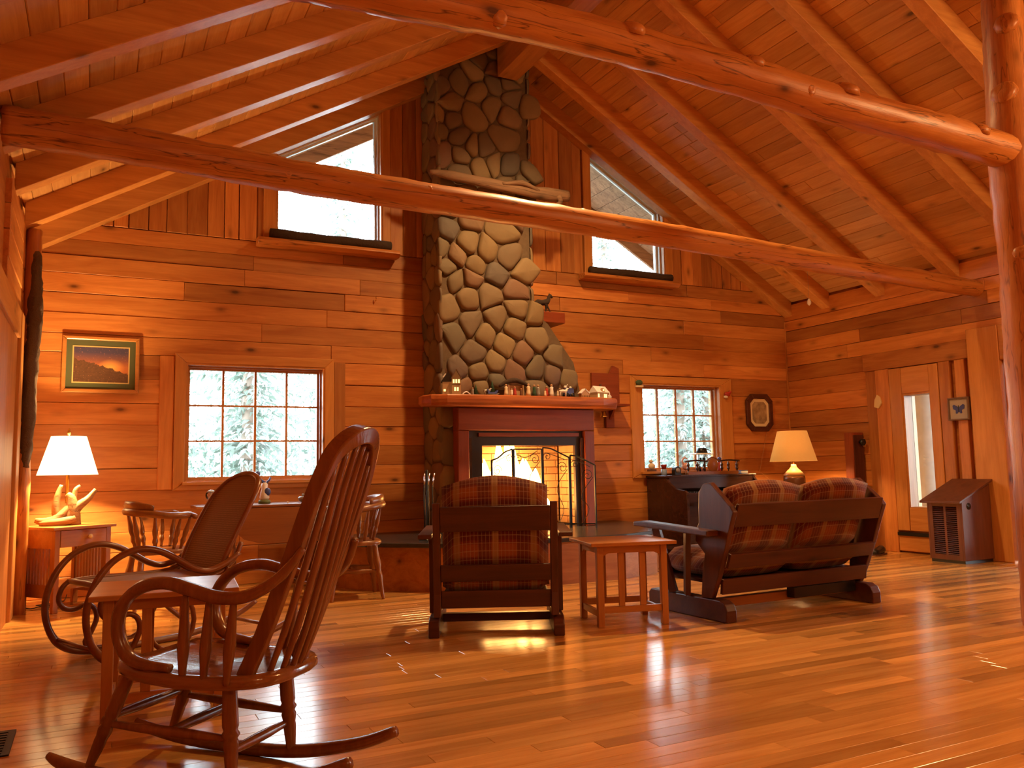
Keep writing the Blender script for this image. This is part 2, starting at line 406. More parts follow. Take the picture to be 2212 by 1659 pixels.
def shade(name, col, es, grad):
    t = NT(name); tc = t.new('ShaderNodeTexCoord').outputs['Object']
    n = t.noise(tc, 40, 3); c = t.mix(n, tuple(x*0.85 for x in col), col)
    t.link(c, t.p.inputs['Base Color']); t.link(c, t.p.inputs['Emission Color']); t.p.inputs['Emission Strength'].default_value = es
    t.p.inputs['Roughness'].default_value = 0.9; return t.m
shade_l = shade('lit_shade_left', (1.0, 0.80, 0.42), 3.2, 0)
shade_r = shade('lit_shade_right', (0.72, 0.31, 0.06), 0.62, 0)

# ------------------------------------------------------------------ room dimensions (metres)
XL, XR, YB, YF = -0.53, 8.0, 7.95, -3.2
RX, RZ, S = 3.735, 5.58, 7/12           # ridge line, deck height at the ridge, roof slope
cA, sA = math.cos(math.atan(S)), math.sin(math.atan(S))
def deck(x): return RZ - S*abs(x-RX)
mpB = lambda a, b, c: (a, c, b)
mpX = lambda a, b, c: (c, a, b)

def jit(a): return R.uniform(-a, a)

# ---- floor
floor = struct('floor')
MB().box(XL-0.2, YF-0.2, -0.12, XR+0.2, YB+0.2, -0.013).build('subfloor', mortar, floor)
rest = MB(); fw = 0.083
mpF = lambda a, b, c: (a, b, c)
y = YF
while y < YB:
    y1 = min(y+fw, YB); x = XL - R.uniform(0, 1.2)
    near = 2.75 < y < 4.7
    while x < XR:
        ln = R.choice((0.6, 0.9, 1.2, 1.5, 1.9)) + jit(0.15); x1 = min(x+ln, XR); x0 = max(x, XL)
        if x1-x0 > 0.02:
            poly = [(x0+0.0006, y+0.0006), (x1-0.0006, y+0.0006), (x1-0.0006, y1-0.0006), (x0+0.0006, y1-0.0006)]
            c1 = -0.0004*R.random()
            if near and x1 > -0.5 and x0 < 5.6:
                MB().slab(poly, mpF, -0.012, c1, 0.0012).build('floor_board', floor_m, floor)
            else: rest.slab(poly, mpF, -0.012, c1, 0.0012)
        x += ln
    y = y1
rest.build('floor_boards', floor_m, floor, kind='stuff')

# ---- openings in the back wall (glass outline as seen + frame)
def grow(p, d): return inset(p, -d)
G1 = [(0.754, 0.975), (1.915, 0.975), (1.915, 1.955), (0.754, 1.955)]
G2 = [(5.72, 0.975), (6.81, 0.975), (6.81, 1.915), (5.72, 1.915)]
G3 = [(1.53, 3.31), (2.50, 3.31), (2.50, 4.625), (1.53, 4.06)]
G4 = [(5.09, 3.255), (6.045, 3.255), (6.045, 4.065), (5.09, 4.622)]
OPN = [grow(g, 0.045) for g in (G1, G2, G3, G4)]
def span_at(poly, x):
    xs = [p[0] for p in poly]
    if x <= min(xs)+1e-6 or x >= max(xs)-1e-6: return None
    zs = []
    for i in range(len(poly)):
        (x0, z0), (x1, z1) = poly[i], poly[(i+1) % len(poly)]
        if (x0-x)*(x1-x) < 0: zs.append(z0+(z1-z0)*(x-x0)/(x1-x0))
    return (min(zs), max(zs)) if len(zs) >= 2 else None
wall_back = struct('wall_back')
bps = sorted({XL-0.2, RX, XR+0.2} | {p[0] for o in OPN for p in o}); base = MB()
for xa, xb in zip(bps, bps[1:]):
    e = 1e-4
    cuts = sorted([(span_at(o, xa+e), span_at(o, xb-e)) for o in OPN if span_at(o, (xa+xb)/2)])
    lo = (-0.1, -0.1)
    for ca, cb in cuts + [((deck(xa), 99), (deck(xb), 99))]:
        base.prism([(xa, lo[0]), (xb, lo[1]), (xb, cb[0]), (xa, ca[0])], 'XZ', YB+0.03, YB+0.20, 0.5)
        lo = (ca[1], cb[1])
base.build('backing', wall_x, wall_back)
# horizontal planks
rows = [0, .17, .345, .515, .695, .87, 1.06, 1.25, 1.44, 1.63, 1.84, 2.06, 2.225, 2.40, 2.575, 2.745, 2.905, 3.045, 3.19]
holes = [(0.625, 2.05, 0.87, 2.06), (5.53, 7.02, 0.87, 2.06)]
def run_planks(rows, x_lo, x_hi, holes, mp, c_back, c_front, sgn, mat, parent, clip=None, lens=(1.1, 2.6)):
    for z0, z1 in zip(rows, rows[1:]):
        lo, hi = x_lo, x_hi
        if clip: lo, hi = max(lo, clip(z1)[0]), min(hi, clip(z1)[1])
        ivs = [(lo, hi)]
        for hx0, hx1, hz0, hz1 in holes:
            if min(z1, hz1)-max(z0, hz0) > 0.02:
                nv = []
                for a, b in ivs:
                    if hx0 > a: nv.append((a, min(b, hx0)))
                    if hx1 < b: nv.append((max(a, hx1), b))
                ivs = [(a, b) for a, b in nv if b-a > 0.03]
        for a, b in ivs:
            x = a
            while x < b-1e-6:
                ln = R.uniform(*lens); x1 = x+ln
                if b-x1 < 0.5: x1 = b
                g0, g1 = R.choice((.0005, .0008, .0012, .004)), R.choice((.0005, .0008, .0012, .003))
                tl = jit(0.003)
                poly = [(x+.0008, z0+g0), (x1-.0008, z0+g0+tl*0.4), (x1-.0008, z1-g1), (x+.0008, z1-g1+tl*0.4)]
                MB().slab(poly, mp, c_back, c_front + sgn*R.uniform(0, 0.012), R.choice((.002, .003, .006))).build('plank', mat, parent)
                x = x1
run_planks(rows, XL, XR, holes, mpB, YB+0.03, YB, -1, wall_x, wall_back,
           clip=lambda z: (RX-(RZ-z)/S+0.02, RX+(RZ-z)/S-0.02))
# vertical boards in the gable
def gable(xa, xb, skip):
    x = xa
    while x < xb-0.02:
        w = R.choice((.13, .15, .17, .19)) + jit(.008); x1 = min(x+w, xb)
        g = R.choice((.001, .0025, .005))
        za, zb = deck(x+g)-0.03, deck(x1-g)-0.03
        if min(za, zb) > 3.22:
            MB().slab([(x+g, 3.195), (x1-g, 3.195), (x1-g, zb), (x+g, za)], mpB, YB+0.03, YB-R.uniform(0, .014), 0.005).build('upright_board', wall_z, wall_back)
        x = x1
gable(-0.35, 1.38, None); gable(2.63, 3.06, None); gable(3.98, 4.94, None); gable(6.20, 7.9, None)

# ---- windows
def frame_ring(mb, outer, inner, y0, y1, rnd=None):
    n = len(outer)
    for i in range(n):
        j = (i+1) % n
        mb.prism([outer[i], outer[j], inner[j], inner[i]], 'XZ', y0, y1, rnd)
def make_window(k, G, cols, rows_, casing, whitesash=False):
    w = struct('window_%d' % k)
    op = grow(G, 0.045)
    n = len(G)
    out = casing
    for i in range(n):                                           # casing boards, mitred
        j = (i+1) % n
        horiz = abs(G[i][0]-G[j][0]) > abs(G[i][1]-G[j][1])
        MB().slab([out[i], out[j], op[j], op[i]], mpB, YB+0.03, YB-0.028-0.002*(i % 2), 0.006).build('casing', trim_x if horiz else trim_z, w)
    rv = MB()
    op2 = grow(G, 0.030); op3 = grow(G, 0.016)
    frame_ring(rv, op, op2, YB-0.02, YB+0.17); rv.build('jamb', trim_z, w)
    st = MB(); frame_ring(st, op2, op3, YB+0.05, YB+0.16); st.build('stop', trim_z if not whitesash else pane_white, w)
    sh = MB(); frame_ring(sh, op3, G, YB+0.10, YB+0.15); sh.build('sash', trim_x if not whitesash else pane_white, w)
    if cols:
        x0, x1, z0, z1 = G[0][0], G[1][0], G[0][1], G[2][1]
        for i in range(1, cols):
            x = x0+(x1-x0)*i/cols; MB().box(x-.0105, YB+.105, z0, x+.0105, YB+.14, z1).build('muntin', trim_z, w)
        for j in range(1, rows_):
            z = z0+(z1-z0)*j/rows_; MB().box(x0, YB+.108, z-.008, x1, YB+.137, z+.008).build('muntin', trim_x, w)
        dx, dz = (x1-x0)/cols, (z1-z0)/rows_; pm = None
        for i in range(cols):
            for j in range(rows_):
                if pm is None:
                    o = MB().box(0.011, 0, 0.009, dx-0.011, 0.004, dz-0.009).build('pane', gl, w); pm = o
                else:
                    o = pm.copy(); COL.objects.link(o); o.parent = w
                o.location = (x0+dx*i, YB+0.12, z0+dz*j)
    else:
        MB().prism(G, 'XZ', YB+0.122, YB+0.126).build('pane', gl, w)
    return w
w1 = make_window(1, G1, 4, 3, [(0.615, 0.86), (2.05, 0.86), (2.05, 2.09), (0.615, 2.09)])
MB().box(0.69, YB-0.062, 0.905, 1.98, YB+0.10, 0.935).build('sill', trim_x, w1, 0.004)
for x0, x1 in ((0.49, 0.612), (2.053, 2.165)):
    MB().slab([(x0, 0.87), (x1, 0.87), (x1, 2.06), (x0, 2.06)], mpB, YB+0.03, YB-0.016, 0.005).build('side_board', wall_z, w1)
w2 = make_window(2, G2, 4, 3, [(5.52, 0.86), (7.03, 0.86), (7.03, 2.05), (5.52, 2.05)])
MB().box(5.62, YB-0.08, 0.905, 6.92, YB+0.10, 0.935).build('sill', trim_x, w2, 0.004)
c3 = [(1.37, 3.20), (2.63, 3.20), (2.63, deck(2.63)-0.05), (1.37, deck(1.37)-0.05)]
make_window(3, G3, 0, 0, c3, True)
c4 = [(4.95, 3.195), (6.20, 3.195), (6.20, deck(6.20)-0.05), (4.95, deck(4.95)-0.05)]
make_window(4, G4, 0, 0, c4, True)

# ---- right wall: plank rows, tall narrow window, glazed door
wall_right = struct('wall_right')
DZ = 1.95
b = MB()
for y0, y1, z0, z1 in ((YF-.2, 3.95, -.1, 3.1), (3.95, 5.12, DZ, 3.1), (5.12, 5.87, -.1, 3.1), (5.87, 6.26, -.1, .47), (5.87, 6.26, 1.76, 3.1), (6.26, YB+.2, -.1, 3.1)):
    b.box(XR+0.03, y0, z0, XR+0.2, y1, z1, 0.5)
b.build('backing', wall_y, wall_right)
rrows = [0, .175, .36, .54, .72, .90, 1.08, 1.26, 1.45, 1.64, 1.84, 2.05, 2.235, 2.40, 2.56, 2.70, 2.83]
run_planks(rrows, 1.5, YB, [(1.5, 6.72, 0, 2.235)], mpX, XR+0.03, XR, -1, wall_y, wall_right)
MB().slab([(1.5, 2.835), (YB, 2.835), (YB, 3.04), (1.5, 3.04)], mpX, XR+0.03, XR-0.005, 0.004).build('wall_plate', wall_y, wall_right)
MB().box(XR-0.022, YB-0.018, 0, XR-0.002, YB-0.004, 2.83).build('corner_bead', trim_z, wall_right)
t1 = struct('trim_1')                                             # boards framing the narrow window
MB().slab([(5.44, 2.04), (6.74, 2.04), (6.74, 2.235), (5.44, 2.235)], mpX, XR+.03, XR-.030, .006).build('head_board', wall_y, t1)
for y0, y1, z0, d in ((6.585, 6.72, 0, .018), (6.40, 6.58, 0, .032), (5.66, 5.785, 0, .026), (5.49, 5.60, 0, .022)):
    MB().slab([(y0, z0), (y1, z0), (y1, 2.038), (y0, 2.038)], mpX, XR+.03, XR-d, .005).build('upright_board', wall_z, t1)
MB().slab([(5.10, 0), (5.43, 0), (5.43, 2.33), (5.10, 2.33)], mpX, XR+.03, XR-.05, .008).build('post_board', trim_z, t1)
MB().slab([(3.6, 1.98), (5.098, 1.98), (5.098, 2.33), (3.6, 2.33)], mpX, XR+.03, XR-.045, .008).build('door_head', trim_y, t1)
w5 = struct('window_5')
MB().slab([(5.79, 0.24), (5.895, 0.24), (5.895, 2.03), (5.79, 2.03)], mpX, XR+.03, XR-.035, .005).build('stile', trim_z, w5)
MB().slab([(6.245, 0.24), (6.395, 0.24), (6.395, 2.03), (6.245, 2.03)], mpX, XR+.03, XR-.035, .005).build('stile', trim_z, w5)
MB().slab([(5.897, 1.74), (6.243, 1.74), (6.243, 2.03), (5.897, 2.03)], mpX, XR+.03, XR-.030, .005).build('rail', trim_y, w5)
MB().slab([(5.897, 0.24), (6.243, 0.24), (6.243, 0.485), (5.897, 0.485)], mpX, XR+.03, XR-.030, .005).build('rail', trim_y, w5)
MB().slab([(5.79, 0.02), (6.395, 0.02), (6.395, 0.185), (5.79, 0.185)], mpX, XR+.03, XR-.030, .005).build('kick_board', trim_y, w5)
MB().box(XR-0.05, 5.79, 0.187, XR-0.005, 6.395, 0.222).build('recess_dark_bar', blackp, w5)  # black bar: shade of the recess above the kick board, given as colour
fr = MB()
fr.box(XR-.02, 6.225, .485, XR+.16, 6.245, 1.74); fr.box(XR-.02, 5.895, .485, XR+.16, 5.91, 1.74); fr.box(XR-.02, 5.91, 1.72, XR+.16, 6.225, 1.74); fr.box(XR-.02, 5.91, .485, XR+.16, 6.225, .50)
fr.build('jamb', trim_z, w5)
MB().box(XR+.10, 5.91, .50, XR+.106, 6.225, 1.72).build('pane', gl, w5)
d1 = struct('door_1')
for y0, y1 in ((4.985, 5.09), (3.95, 4.06)):
    MB().box(XR-.0, y0, 0.02, XR+.07, y1, 1.97).build('stile', trim_z, d1, .004)
MB().box(XR, 4.06, 1.88, XR+.07, 4.985, 1.97).build('rail', trim_y, d1, .004)
MB().box(XR, 4.06, 0.02, XR+.07, 4.985, 0.2).build('rail', trim_y, d1, .004)
gb = MB()
gb.box(XR+.01, 4.97, .2, XR+.05, 4.985, 1.88); gb.box(XR+.01, 4.06, .2, XR+.05, 4.075, 1.88); gb.box(XR+.01, 4.075, 1.865, XR+.05, 4.97, 1.88)
gb.build('glazing_bead', pane_white, d1)
MB().box(XR+.03, 4.075, .2, XR+.036, 4.97, 1.865).build('pane', gl, d1)

# ---- left wall (seen edge on), front wall behind the camera
wall_left = struct('wall_left')
MB().box(XL-.2, YF-.2, -.1, XL-.03, YB+.2, 3.1, .5).build('backing', wall_y, wall_left)
run_planks(rows[:-2], 6.0, YB, [(5.0, 7.12, 0, 2.2)], mpX, XL-.03, XL, 1, wall_y, wall_left)
t2 = struct('trim_2')
MB().slab([(6.86, 0), (7.10, 0), (7.10, 2.2), (6.86, 2.2)], mpX, XL-.03, XL+.03, .006).build('casing', trim_z, t2)
MB().slab([(5.0, 2.0), (6.855, 2.0), (6.855, 2.2), (5.0, 2.2)], mpX, XL-.03, XL+.025, .006).build('casing', trim_y, t2)
MB().box(XL-.03, 5.0, 0.0, XL+.005, 6.855, 2.0).build('panel', wall_z, t2)
wall_front = struct('wall_front')
fb = MB(); fb.prism([(XL-.2, -.1), (XR+.2, -.1), (XR+.2, deck(XR+.2)), (RX, RZ), (XL-.2, deck(XL-.2))], 'XZ', YF-.2, YF, .5); fb.build('backing', wall_x, wall_front)

# ---- ceiling: deck boards, rafters, ridge beam, roof overhang outside
ceiling = struct('ceiling')
def slope(side):
    d = Vector((cA*side, 0, -sA)); n = Vector((-sA*side, 0, -cA)); o = Vector((RX, 0, RZ))
    return lambda a, bb, c: tuple(o + d*bb + n*c + Vector((0, a, 0)))
SL = 5.6
for side in (-1, 1):
    mp = slope(side)
    top = MB(); pts = [mp(yy, ss, cc) for cc in (-0.16, -0.004) for yy in (YF-.2, YB+1.05) for ss in (0.0, SL)]
    top.add(pts, [(0, 2, 3, 1), (4, 5, 7, 6), (0, 1, 5, 4), (2, 6, 7, 3), (0, 4, 6, 2), (1, 3, 7, 5)], .5); top.build('roof_deck', deck_y, ceiling)
    s0 = 0.0; bw = 0.148
    while s0 < 4.95:
        s1 = min(s0+bw, 4.96); yy = 1.2 + R.uniform(-.8, .3)
        while yy < YB:
            y1 = min(yy+R.uniform(1.8, 3.6), YB); 
            if YB-y1 < 0.5: y1 = YB
            MB().slab([(yy+.001, s0+.0012), (y1-.001, s0+.0012), (y1-.001, s1-.0012), (yy+.001, s1-.0012)], mp, -0.003, 0.012+R.uniform(0, .003), 0.005).build('ceiling_board', deck_y, ceiling)
            yy = y1
        s0 = s1
    s0 = 0.0
    while s0 < SL-.02:                                            # soffit boards outside, over the gable windows
        s1 = min(s0+0.2, SL)
        MB().slab([(YB+.21, s0+.002), (YB+1.04, s0+.002), (YB+1.04, s1-.002), (YB+.21, s1-.002)], mp, -0.003, 0.012, 0.006).build('soffit_board', driftgrey, ceiling)
        s0 = s1
    x1 = RX+side*5.0
    MB().prism([(RX, RZ+.1), (x1, deck(x1)+.1), (x1, deck(x1)-.18), (RX, RZ-.18)], 'XZ', YB+1.05, YB+1.09).build('barge_board', driftgrey, ceiling)
    ys = (7.88, 7.26, 6.46, 5.54, 4.71, 3.88, 3.06, 2.25, 1.4, .5, -.4, -1.3, -2.2) if side > 0 else (7.88, 7.16, 6.28, 5.46, 4.62, 3.8, 3.0, 2.2, 1.4, .5, -.4, -1.3, -2.2)
    for yc in ys:
        xe = XR-0.0 if side > 0 else XL
        x0 = RX+side*0.10
        poly = [(x0, deck(x0)-.014), (x0, deck(x0)-.205), (xe, deck(xe)-.205), (xe, deck(xe)-.014)]
        MB().prism(poly, 'XZ', yc-.065, yc+.065).build('rafter', raft_x, ceiling, 0.005)
MB().box(RX-.115, YF, 5.05, RX+.115, 7.40, 5.52).build('ridge_beam', raft_y, ceiling, .006)

# ---- log tie beams and log posts
def log_tube(pts, r, n=14, lump=0.012, seed=1, step=8):
    rr = random.Random(seed); P = cr(pts, step); m = len(P)
    rad = lerp_list(r, m) if isinstance(r, (list, tuple)) else [r]*m
    rad = [a*(1+rr.uniform(-.03, .03)) for a in rad]
    mb = MB(); mb.tube(P, rad, n)
    mb.v = [tuple(Vector(v)+Vector((rr.uniform(-1, 1), rr.uniform(-1, 1), rr.uniform(-1, 1)))*lump*0.35) for v in mb.v]
    return mb
def knots(parent, mat, spots):
    for (x, y, z), (nx, ny, nz), r in spots:
        MB().lathe([(r*1.7, -0.05), (r*1.45, -0.016), (r*1.1, -0.004), (r*0.6, 0.003), (r*0.3, 0.001)], (x, y, z), 9, None, (nx, ny, nz)).build('knot', mat, parent)
tb = thing('log_tie_beam', 'peeled log tie beam crossing low in front of the stone chimney', 'beam', (0, 0, 0), 0, 'log tie beams')
pts = [(-0.52, 5.30, 2.985), (.18, 5.3, 2.97), (1.0, 5.3, 2.925), (1.95, 5.3, 2.90), (3.06, 5.3, 2.88), (4.38, 5.3, 2.85), (5.97, 5.3, 2.795), (7.5, 5.3, 2.75), (8.02, 5.3, 2.735)]
lm = log_tube(pts, [.112, .112, .108, .104, .10, .098, .096, 0.088, .08], 16, .010, 3, 10); lm.build('trunk', log_x, tb)
knots(tb, log_x, [((2.0, 5.205, 2.93), (-.2, -1, .3), .035), ((2.62, 5.22, 2.945), (0, -1, .6), .03), ((4.62, 5.215, 2.87), (0, -1, .3), .03), ((1.05, 5.2, 2.9), (0, -1, -.1), .03), ((3.3, 5.26, 2.965), (.2, -.6, 1), .03), ((5.4, 5.22, 2.80), (0, -1, 0), .026)])
tb2 = thing('log_tie_beam', 'thick peeled log tie beam nearer the camera, running up across the top', 'beam', (0, 0, 0), 0, 'log tie beams')
pts = [(-.52, 3.1, 2.93), (.4, 3.1, 2.93), (1.16, 3.1, 2.955), (1.81, 3.1, 2.99), (2.61, 3.1, 2.99), (3.56, 3.1, 2.955), (4.53, 3.1, 2.94), (5.12, 3.1, 2.92)]
lm = log_tube(pts, [.10, .095, .088, .092, .098, .104, .108, .11], 16, .010, 8, 10); lm.build('trunk', log_x, tb2)
knots(tb2, log_x, [((2.95, 3.05, 3.075), (0, -.4, 1), .045), ((3.6, 3.03, 3.05), (0, -.5, 1), .05), ((2.2, 3.03, 3.07), (0, -.5, 1), .04), ((3.3, 3.0, 2.95), (0, -1, 0), .03), ((4.72, 3.02, 3.01), (0, -.5, 1), .04), ((1.5, 3.02, 2.93), (0, -1, -.2), .03)])
lp = thing('log_post', 'knotty peeled log post at the right edge of the picture', 'post', (0, 0, 0))
PX, PY = 5.135, 3.10
lm = log_tube([(PX+.0, PY, 0), (PX+.0, PY, .7), (PX-.006, PY, 1.5), (PX+.004, PY, 2.2), (PX-.004, PY, 2.9), (PX+.01, PY, 3.4), (PX+.02, PY, 4.0), (PX+.03, PY, deck(PX)-.02)], [.15, .14, .135, .13, .135, .13, .115, .11], 18, .012, 5, 9)
lm.build('trunk', log_z, lp)
knots(lp, log_z, [((5.005, 3.06, 3.30), (-1, -.2, .25), .05), ((5.02, 3.03, 2.27), (-1, -.45, .35), .035), ((5.03, 3.01, 3.75), (-1, -.5, .4), .045), ((5.10, 2.98, 3.12), (-.3, -1, .2), .04), ((5.06, 2.99, 1.55), (-.5, -1, .2), .03)])
lp2 = thing('log_post', 'slender log post with strips of bark against the left wall', 'post', (0, 0, 0))
log_tube([(-.485, 7.22, 0), (-.482, 7.22, .8), (-.49, 7.22, 1.5), (-.475, 7.22, 2.2), (-.47, 7.22, 2.9)], [.05, .05, .052, .058, .055], 12, .012, 4, 8).build('trunk', log_z, lp2)
log_tube([(-.470, 7.195, 1.08), (-.462, 7.19, 1.4), (-.455, 7.19, 1.9), (-.444, 7.19, 2.3), (-.448, 7.19, 2.72)], [.028, .05, .052, .055, .03], 12, .02, 6, 10).build('bark', bark, lp2)

# ---- stone chimney
chim = thing('stone_chimney', 'tall fireplace chimney of rounded river stones rising to the ridge', 'chimney')
CF = 7.49
core = MB()
core.box(2.99, CF, .402, 3.36, YB-.002, 1.75); core.box(4.54, CF, .402, 4.62, YB-.002, 1.75); core.box(3.36, CF, 1.30, 4.54, YB-.002, 1.75)
core.prism([(2.99, 1.75), (4.58, 1.75), (4.50, 2.1), (4.20, 2.50), (4.01, 2.64), (4.01, deck(4.01)-.02), (RX, RZ-.03), (2.99, deck(2.99)-.02)], 'XZ', CF, YB-.002)
core.build('mortar', mortar, chim)
def clip_poly(poly, px, py, nx, ny):
    out = []; n = len(poly)
    for i in range(n):
        a, b = poly[i], poly[(i+1) % n]
        da = (a[0]-px)*nx+(a[1]-py)*ny; db = (b[0]-px)*nx+(b[1]-py)*ny
        if da <= 0: out.append(a)
        if da*db < 0: t = da/(da-db); out.append((a[0]+(b[0]-a[0])*t, a[1]+(b[1]-a[1])*t))
    return out
def cells(bx0, bx1, by0, by1, dmin, seed, iters=2):
    rr = random.Random(seed); pts = []; fails = 0
    while fails < 900:
        p = (rr.uniform(bx0, bx1), rr.uniform(by0, by1)); d = dmin*rr.choice((.55, .8, 1.05, 1.3, 1.5))
        if all((p[0]-q[0])**2+(p[1]-q[1])**2 > ((d+q[2])/2)**2 for q in pts): pts.append((*p, d)); fails = 0
        else: fails += 1
    pts = [p[:2] for p in pts]
    for it in range(iters):
        cs = []
        for i, p in enumerate(pts):
            poly = [(bx0-.1, by0-.1), (bx1+.1, by0-.1), (bx1+.1, by1+.1), (bx0-.1, by1+.1)]
            for j, q in enumerate(pts):
                if i != j and (p[0]-q[0])**2+(p[1]-q[1])**2 < (4*dmin)**2:
                    poly = clip_poly(poly, (p[0]+q[0])/2, (p[1]+q[1])/2, q[0]-p[0], q[1]-p[1])
                    if len(poly) < 3: break
            cs.append(poly)
        if it < iters-1:
            pts = [((sum(v[0] for v in c)/len(c))*.5+p[0]*.5, (sum(v[1] for v in c)/len(c))*.5+p[1]*.5) for c, p in zip(cs, pts)]
    return pts, cs
def make_stone(poly, mp, gap=.010, h=.07):
    ip = inset(poly, gap)
    cx = sum(p[0] for p in ip)/len(ip); cy = sum(p[1] for p in ip)/len(ip)
    ip = [p for p in ip if math.hypot(p[0]-cx, p[1]-cy) > .02]
    if len(ip) < 3: return
    for _ in range(2):
        q = []
        for i in range(len(ip)):
            a, b = ip[i], ip[(i+1) % len(ip)]
            q += [(a[0]*.80+b[0]*.20, a[1]*.80+b[1]*.20), (a[0]*.20+b[0]*.80, a[1]*.20+b[1]*.80)]
        ip = q
    n = len(ip); vs = []; tx, ty = jit(.35), jit(.35)
    for sc_, hh in ((1.0, -.02), (1.0, .22*h), (.93, .66*h), (.70, .95*h)):
        for p in ip:
            dx, dy = (p[0]-cx)*sc_, (p[1]-cy)*sc_
            vs.append(mp(cx+dx, cy+dy, hh + (dx*tx+dy*ty)*.25*(hh > .3*h) + jit(.003)))
    vs.append(mp(cx, cy, h))
    fs = [(k*n+i, k*n+(i+1) % n, (k+1)*n+(i+1) % n, (k+1)*n+i) for k in range(3) for i in range(n)]
    fs += [(3*n+i, 3*n+(i+1) % n, 4*n) for i in range(n)]
    MB().add(vs, fs, None, True).build('stone', stone, chim)
def in_front(p):
    x, z = p
    if z > deck(x)-.1: return False
    if z > 2.6: return 2.97 < x < 4.06
    if z > 1.74: return 2.99 < x < (4.05 + (4.56-4.05)*min(1, ((2.66-z)/.75))**.6)
    return .42 < z <= 1.62 and 2.98 < x < 3.12
mpf = lambda a, b_, c: (a, CF-c, b_)
pts, cs = cells(2.95, 4.75, .42, 5.55, .235, 6, 1)
for p, c in zip(pts, cs):
    if in_front(p) and len(c) > 2:
        c = clip_poly(c, 2.965, 0, -1, 0); c = clip_poly(c, 0, 1.70, 0, -1) if p[1] > 1.7 else clip_poly(c, 0, 1.63, 0, 1)
        if p[1] < 1.7: c = clip_poly(c, 3.165, 0, 1, 0)
        if len(c) > 2: make_stone(c, mpf, .0045, R.uniform(.03, .055))
mpl = lambda a, b_, c: (2.99-c*.6, a, b_)
pts, cs = cells(7.44, 7.94, .42, 5.15, .235, 9, 1)
for p, c in zip(pts, cs):
    c = clip_poly(clip_poly(c, 7.945, 0, 1, 0), 7.455, 0, -1, 0)
    c = clip_poly(c, 0, 5.1, 0, 1)
    if len(c) > 2: make_stone(c, mpl, .0045, R.uniform(.03, .05))
mpr = lambda a, b_, c: (4.01+c*.6, a, b_)
pts, cs = cells(7.44, 7.94, 2.75, 5.3, .22, 12)
for p, c in zip(pts, cs):
    c = clip_poly(clip_poly(c, 7.945, 0, 1, 0), 7.455, 0, -1, 0)
    if len(c) > 2: make_stone(c, mpr, .008, R.uniform(.03, .05))
# firebrick lining
def bricks(mp, u0, u1, v0, v1, bl=.22, bh=.075):
    v = v0; k = 0
    while v < v1-.01:
        u = u0-(bl/2 if k % 2 else 0)
        while u < u1-.005:
            a, b_ = max(u, u0), min(u+bl, u1)
            if b_-a > .02: MB().slab([(a+.003, v+.003), (b_-.003, v+.003), (b_-.003, min(v+bh, v1)-.003), (a+.003, min(v+bh, v1)-.003)], mp, -.005, .02+R.uniform(0, .003), .004).build('brick', firebrick, chim)
            u += bl
        v += bh; k += 1
bricks(lambda a, b_, c: (a, YB-.03-c, b_), 3.385, 4.515, .41, 1.29)
bricks(lambda a, b_, c: (3.36+c, a, b_), CF+.02, YB-.06, .41, 1.29)
bricks(lambda a, b_, c: (4.54-c, a, b_), CF+.02, YB-.06, .41, 1.29)

# ---- raised hearth
HP = [(1.95, YB-.022), (1.95, 7.15), (2.08, 6.95), (2.55, 6.48), (3.0, 6.30), (4.25, 6.30), (4.75, 6.48), (5.12, 6.95), (5.2, 7.15), (5.2, YB-.022)]
hearth = thing('raised_hearth', 'raised wood-fronted hearth with a dark slate top before the fire', 'hearth')
MB().prism(HP, 'XY', 0.0, .36).build('front_panel', wall_x, hearth)
slabp = [(1.9, YB-.022), (1.9, 7.12), (2.05, 6.91), (2.53, 6.43), (2.99, 6.25), (4.26, 6.25), (4.78, 6.44), (5.16, 6.93), (5.245, 7.13), (5.245, YB-.022)]
MB().prism(slabp, 'XY', .361, .40).build('slate_top', slate, hearth, .008)

# ================================================================== furniture
# ---- foreground rocking chair (local x = forward, y = to the sitter's left, z up)
ang = math.atan2(.704, -.71)
rc = thing('rocking_chair', 'high-backed brown wooden rocking chair with curved arms in the foreground', 'chair', (.333, 3.118, 0), ang)
def seat_disc(f0, f1, w, ztop, thick, n=28):
    vs = []; rings = [(0.0, -.014), (.35, -.013), (.7, -.008), (.88, 0.0), (.97, .001), (1.0, -.012), (1.0, -thick+.012), (.95, -thick)]
    cf, hf = (f0+f1)/2, (f1-f0)/2; mb = MB()
    for s_, dz in rings:
        for k in range(n):
            a = 2*pi*k/n; c, s2 = math.cos(a), math.sin(a)
            ex = .62; x = math.copysign(abs(c)**ex, c); y_ = math.copysign(abs(s2)**ex, s2)
            fx = cf+hf*x*s_; wy = w*y_*s_*(1.0+.06*x)
            vs.append((fx, wy, ztop(fx)+dz))
    fs = [(r*n+k, r*n+(k+1) % n, (r+1)*n+(k+1) % n, (r+1)*n+k) for r in range(len(rings)-1) for k in range(n)]
    fs.append(tuple(range((len(rings)-1)*n, len(rings)*n))[::-1])
    return mb.add(vs, fs, None, True)
zt = lambda f: .372 + .028*max(0, (f+.1))/.3 - (.05*max(0, f-.16)/.06 if f > .16 else 0)
seat_disc(-.41, .205, .243, zt, .042).build('seat', rocker_x, rc)
def turned(p0, p1, r0, r1, beads, n=10):
    P0, P1 = Vector(p0), Vector(p1); l = (P1-P0).length; prof = []
    for i in range(25):
        t = i/24; r = r0*(1-t)+r1*t + .007*math.sin(pi*t)
        for b, w_, a in beads: r += a*math.exp(-((t-b)/w_)**2)
        prof.append((max(r, .006), l*t))
    return MB().lathe(prof, P0, n, None, P1-P0)
bd = [(.45, .018, -.005), (.50, .02, .004), (.55, .018, -.005), (.60, .02, .003), (.65, .018, -.005)]
